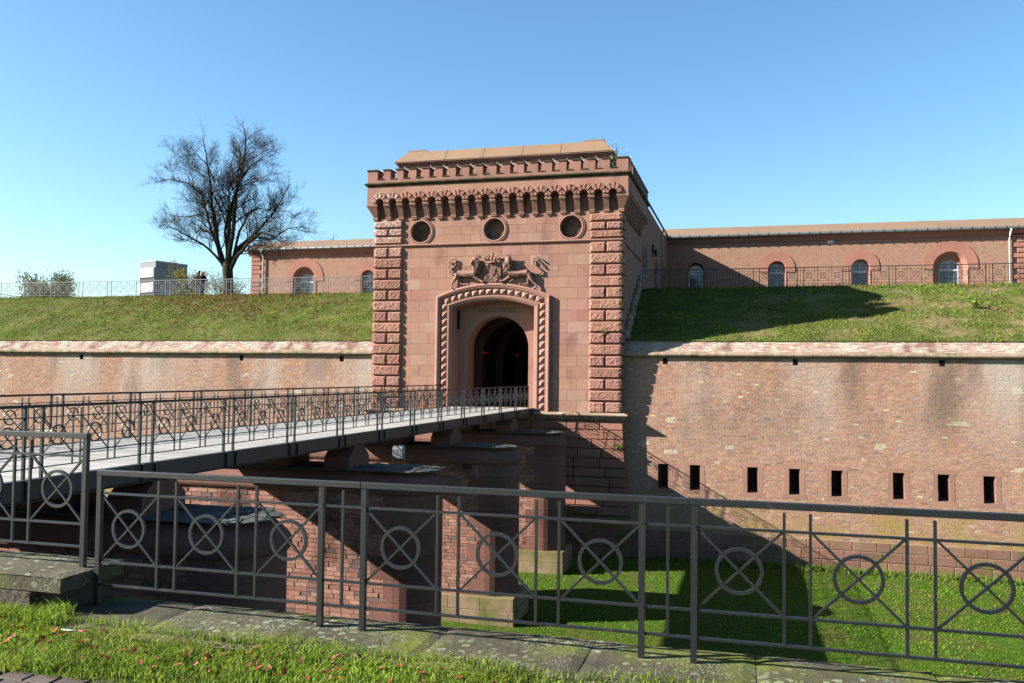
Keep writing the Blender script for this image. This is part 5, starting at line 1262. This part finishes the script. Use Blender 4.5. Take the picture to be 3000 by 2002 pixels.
# ------------------------------------------------------------------ fallen leaves
def leaf_mesh(k):
    m = MB(); n = 5; c = R.choice([(1, .9, .8), (1.5, 1.6, 1.5), (.6, .5, .5), (1.3, .8, .5), (1.8, 2.0, 2.0)]); cu = g(.5, 2.2); vs = []
    for i in range(n+1):
        t = i/n; w = .5*math.sin(math.pi*(.08+.86*t))**.8
        for s in (-1, 0, 1): vs.append(((t-.5)*1.0, s*w*.62, cu*.35*(t-.5)**2+(.16*cu*abs(s)*w)+g(-.03, .03)+.02))
    m.add(vs, [(3*i+j, 3*i+j+1, 3*i+4+j, 3*i+3+j) for i in range(n) for j in range(2)], c); me = m.mesh('fallen_leaf'); me.materials.append(MATS['dry_leaf']); return me
LM = [leaf_mesh(k) for k in range(14)]
def scatter_leaves():
    rr = random.Random(77); n = 0
    clusters = [(8.0, -37.05), (8.9, -37.1), (9.5, -37.0), (9.9, -37.05), (10.4, -36.95), (7.2, -36.9), (6.9, -36.6), (9.1, -36.85), (7.6, -37.2)]
    while n < 170:
        if rr.random() < .7: c = rr.choice(clusters); x, y = c[0]+rr.gauss(0, .3), c[1]+rr.gauss(0, .12)
        else: x, y = rr.uniform(6.2, 13), rr.uniform(-37.5, -36.7)
        if y > -36.66 or y < -37.55: continue
        s = rr.uniform(.028, .068); o = link('fallen_leaf', rr.choice(LM), None, None, (x, y, near_z(x, y)+rr.uniform(.03, .06)), label='dry brown leaf lying in the grass at the moat edge', cat='leaf', group='fallen leaves in the near grass', scale=(s, s, s))
        o.rotation_euler = (rr.uniform(-.6, .6), rr.uniform(-.6, .6), rr.uniform(0, 6.28)); n += 1
    mb = MB()
    for i in range(3600):                                   # litter under the bare tree, far too many to count
        x = rr.gauss(-21, 5.5); t = min(.98, max(.03, 1-abs(rr.gauss(0, .33))))
        if not -42 < x < -7: continue
        q = bank_pt(x, t); s = rr.uniform(.04, .085); z = q[2]+.07; a = rr.uniform(0, 6.28); c, d = math.cos(a)*s, math.sin(a)*s; k = rr.uniform(.5, 1.5)
        mb.add([(x-c, q[1]-d, z-.02+rr.uniform(-.03, .03)), (x+d*.6, q[1]-c*.6, z+rr.uniform(-.03, .05)), (x+c, q[1]+d, z+.02), (x-d*.6, q[1]+c*.6, z+rr.uniform(-.03, .05))], [(0, 1, 2, 3)], (k, k*.95, k))
    mb.obj('leaf_litter', 'dry_leaf', None, kind='stuff', label='scatter of brown leaves on the bank under the bare tree', cat='leaves')
    mb = MB()
    for i in range(160):
        x = rr.uniform(3, 26); y = rr.uniform(-34, -.6); s = rr.uniform(.04, .09); a = rr.uniform(0, 6.28); c, d = math.cos(a)*s, math.sin(a)*s; k = rr.uniform(.6, 1.6)
        mb.add([(x-c, y-d, -6.93), (x+d*.6, y-c*.6, -6.90), (x+c, y+d, -6.92), (x-d*.6, y+c*.6, -6.89)], [(0, 1, 2, 3)], (k, k, k))
    mb.obj('lawn_leaf_litter', 'dry_leaf', None, kind='stuff', label='few scattered leaves on the moat lawn', cat='leaves')
scatter_leaves()

# ------------------------------------------------------------------ small plants that took root on the masonry and the bank
def sprig(name, label, loc, h, w, n, cols, cat='plant', seed=1, size=.06):
    rr = random.Random(seed); T = thing(name, label, cat, loc); st = MB(); lv = MB()
    for i in range(n):
        a = rr.uniform(0, 6.28); q = Vector((math.cos(a)*w*rr.random(), math.sin(a)*w*rr.random()*.6, h*rr.uniform(.5, 1))); st.tube([(0, 0, 0), tuple(q*.5+Vector((0, 0, h*.08))), tuple(q)], [.012, .008, .003], 4, cap=False)
        for k in range(9):
            p = q*rr.uniform(.35, 1.05)+Vector((rr.gauss(0, 1), rr.gauss(0, 1), rr.gauss(0, 1)))*w*.16; u = Vector((rr.uniform(-1, 1), rr.uniform(-1, 1), rr.uniform(-.6, .6))).normalized(); v = u.orthogonal().normalized(); s = size*rr.uniform(.6, 1.3); c = rr.choice(cols); kk = rr.uniform(.7, 1.3)
            lv.add([tuple(p-u*s), tuple(p+v*s*.5), tuple(p+u*s), tuple(p-v*s*.5)], [(0, 1, 2, 3)], (c[0]*kk, c[1]*kk, c[2]*kk))
    st.obj('stem', 'twig', T); lv.obj('leaves', 'leaf', T)
sprig('sapling', 'small leafy sapling growing on top of the parapet corner', (6.2, .55, 11.72), 1.65, .7, 12, [(1.6, 1.6, 1.2), (1, 1.2, .8), (2.6, 2.2, 1.0)], 'plant', 3, .055)
sprig('ivy_sprig', 'sprig of green leaves rooted between the quoins of the gatehouse', (5.80, -.10, 3.55), .42, .2, 6, [(1, 1.3, .7), (.8, 1, .6)], 'plant', 4, .05)
sprig('fern_tuft', 'tuft of green fern on the tooled plinth of the gatehouse', (6.45, -.22, -1.92), .3, .4, 7, [(1, 1.5, .6), (1.3, 1.7, .7)], 'plant', 5, .06)
sprig('weed_plant', 'light green leafy weed standing on the dry right bank', (23.4, bank_pt(23.4, .48)[1], bank_pt(23.4, .48)[2]), .5, .45, 10, [(1.7, 1.8, 1.0), (1.2, 1.4, .8)], 'plant', 6, .08)
sprig('weed_plant', 'second light green weed at the right edge of the bank', (25.6, bank_pt(25.6, .40)[1], bank_pt(25.6, .40)[2]), .45, .4, 10, [(1.7, 1.8, 1.0), (1.2, 1.4, .8)], 'plant', 7, .08)
def parapet_tufts():
    rr = random.Random(3); mb = MB(); pts = []
    for c in ARCH:
        for k in range(10): pts.append((c+rr.uniform(-.15, .15), -.37+rr.uniform(-.02, .1), 11.895, 1))
    for k in range(420): pts.append((rr.uniform(-6.8, 6.8), -.44+rr.uniform(-.03, .05), 11.67, .6))
    blades(pts, .03, .12, .012, 'moss_tufts', 'leaf', [(.9, 1.0, .5), (1.4, 1.4, .6), (.5, .5, .4)], .8, 41, True, label='moss and grass tufts along the parapet ledge of the gatehouse')
    pts = [(rr.uniform(.5, 7.0), -.50+rr.uniform(-.03, .08), -5.12, 1) for k in range(500)]
    blades(pts, .03, .13, .014, 'ledge_grass', 'leaf', [(.9, 1.3, .4), (1.3, 1.7, .5)], .8, 42, True, label='grass growing on the ledge at the foot of the gatehouse plinth')
parapet_tufts()
# ------------------------------------------------------------------ paved path at the lower left
PV = MB().grid(lambda u, v: (2+u*14, -39.5+v*1.93, -.352), 2, 2).obj('path', 'soil', kind='structure')
def pavers():
    ms = []
    for i in range(8):
        k = g(.75, 1.25); m = MB(); w, d = .205, .135
        m.add([(-w/2, -d/2, -.06), (w/2, -d/2, -.06), (w/2, d/2, -.06), (-w/2, d/2, -.06), (-w/2, -d/2, -.012), (w/2, -d/2, -.012), (w/2, d/2, -.012), (-w/2, d/2, -.012), (-w/2+.014, -d/2+.014, 0), (w/2-.014, -d/2+.014, g(-.004, .004)), (w/2-.014, d/2-.014, g(-.004, .004)), (-w/2+.014, d/2-.014, 0)],
              [(0, 1, 5, 4), (1, 2, 6, 5), (2, 3, 7, 6), (3, 0, 4, 7), (4, 5, 9, 8), (5, 6, 10, 9), (6, 7, 11, 10), (7, 4, 8, 11), (8, 9, 10, 11)], (k, k, k)); me = m.mesh('paver'); me.materials.append(MATS['paver']); ms.append(me)
    for r in range(5):
        for c in range(34):
            o = link('paver', R.choice(ms), None, PV, (5.2+c*.216+(.108 if r % 2 else 0)+g(-.005, .005), -37.63-r*.146+g(-.004, .004), -.318+g(-.006, .004))); o.rotation_euler = (g(-.02, .02), g(-.02, .02), g(-.03, .03))
pavers()
ST = MB().tube([(-.105, 0, 0), (.055, .0, .004)], .0045, 6).obj('drinking_straw', 'plastic_white', None, loc=(7.75, -36.86, -.275), label='white and red drinking straw dropped in the near grass', cat='straw')
MB().tube([(.055, 0, .004), (.125, 0, .006)], .0046, 6).obj('red_end', 'plastic_red', ST)

# ------------------------------------------------------------------ the couple embracing behind the bank railing
def person(loc, rz, label, h, hair_m, legs_m, hair_len, lean):
    k = h/1.75
    def V(x, y, z): return (x*k, (y+lean*z/1.75)*k, z*k)
    arms = [[(-.20, 0, 1.42), (-.28, .12, 1.20), (-.16, .32, 1.16)], [(.20, 0, 1.42), (.28, .12, 1.18), (.15, .33, 1.14)]]
    b = MB()
    b.tube([V(0, 0, .92), V(0, 0, 1.1), V(0, 0, 1.3), V(0, 0, 1.44), V(0, .0, 1.54), V(0, .02, 1.60)], [.15*k, .135*k, .165*k, .12*k, .055*k, .055*k], 12)
    b.ball(V(0, .03, 1.645), (.078*k, .098*k, .115*k), 12, 9); b.ball(V(0, .13, 1.63), (.016*k, .02*k, .02*k), 6, 5)
    for s in (-1, 1):
        b.tube([V(s*.09, 0, .92), V(s*.10, .01, .5), V(s*.10, -.01, .10)], [.085*k, .058*k, .040*k], 10); b.ball(V(s*.10, .06, .045), (.045*k, .13*k, .042*k), 10, 6)
        b.ball(V(s*.08, .04, 1.64), (.015*k, .022*k, .03*k), 6, 5)
    for a in arms: b.tube([V(*p) for p in a], [.052*k, .042*k, .03*k], 8); b.ball(V(*a[-1]), (.045*k, .05*k, .03*k), 8, 6)
    o = organic('person', b, 'skin', None, .022, 2, label); o['category'] = 'person'; o['group'] = 'couple at the bank railing'; o.location = loc; o.rotation_euler = (0, 0, rz)
    j = MB(); j.tube([V(0, 0, .84), V(0, 0, .95), V(0, 0, 1.15), V(0, 0, 1.34), V(0, 0, 1.46), V(0, .01, 1.535)], [.19*k, .18*k, .175*k, .20*k, .15*k, .075*k], 14)
    for a in arms: j.tube([V(*p) for p in a], [.075*k, .066*k, .052*k], 10); j.ball(V(*a[0]), .085*k, 8, 6)
    organic('jacket', j, 'black_cloth', o, .024, 2)
    t = MB(); t.tube([V(0, 0, .80), V(0, 0, .92)], [.165*k, .165*k], 12)
    for s in (-1, 1): t.tube([V(s*.085, 0, .92), V(s*.10, .01, .5), V(s*.10, -.01, .06)], [.098*k, .075*k, .062*k], 10)
    organic('trousers', t, legs_m, o, .022, 2)
    hr = MB(); hr.ball(V(0, -.005, 1.665), (.09*k, .105*k, .115*k), 12, 9)
    if hair_len: hr.tube([V(0, -.06, 1.66), V(0, -.085, 1.55), V(0, -.10, 1.66-hair_len)], [.09*k, .085*k, .045*k], 10)
    organic('hair', hr, hair_m, o, .02, 2)
    sh = MB()
    for s in (-1, 1): sh.ball(V(s*.10, .05, .05), (.055*k, .15*k, .055*k), 10, 6)
    sh.obj('shoes', 'black_cloth', o)
person((-24.35, 10.05, 6.83), math.radians(150), 'person in dark jacket and jeans hugging the blond person at the railing', 1.80, 'brown_hair', 'denim', 0, .05)
person((-23.95, 9.75, 6.83), math.radians(-12), 'person with long blond hair and black jacket seen from behind', 1.70, 'blond_hair', 'black_cloth', .30, .06)
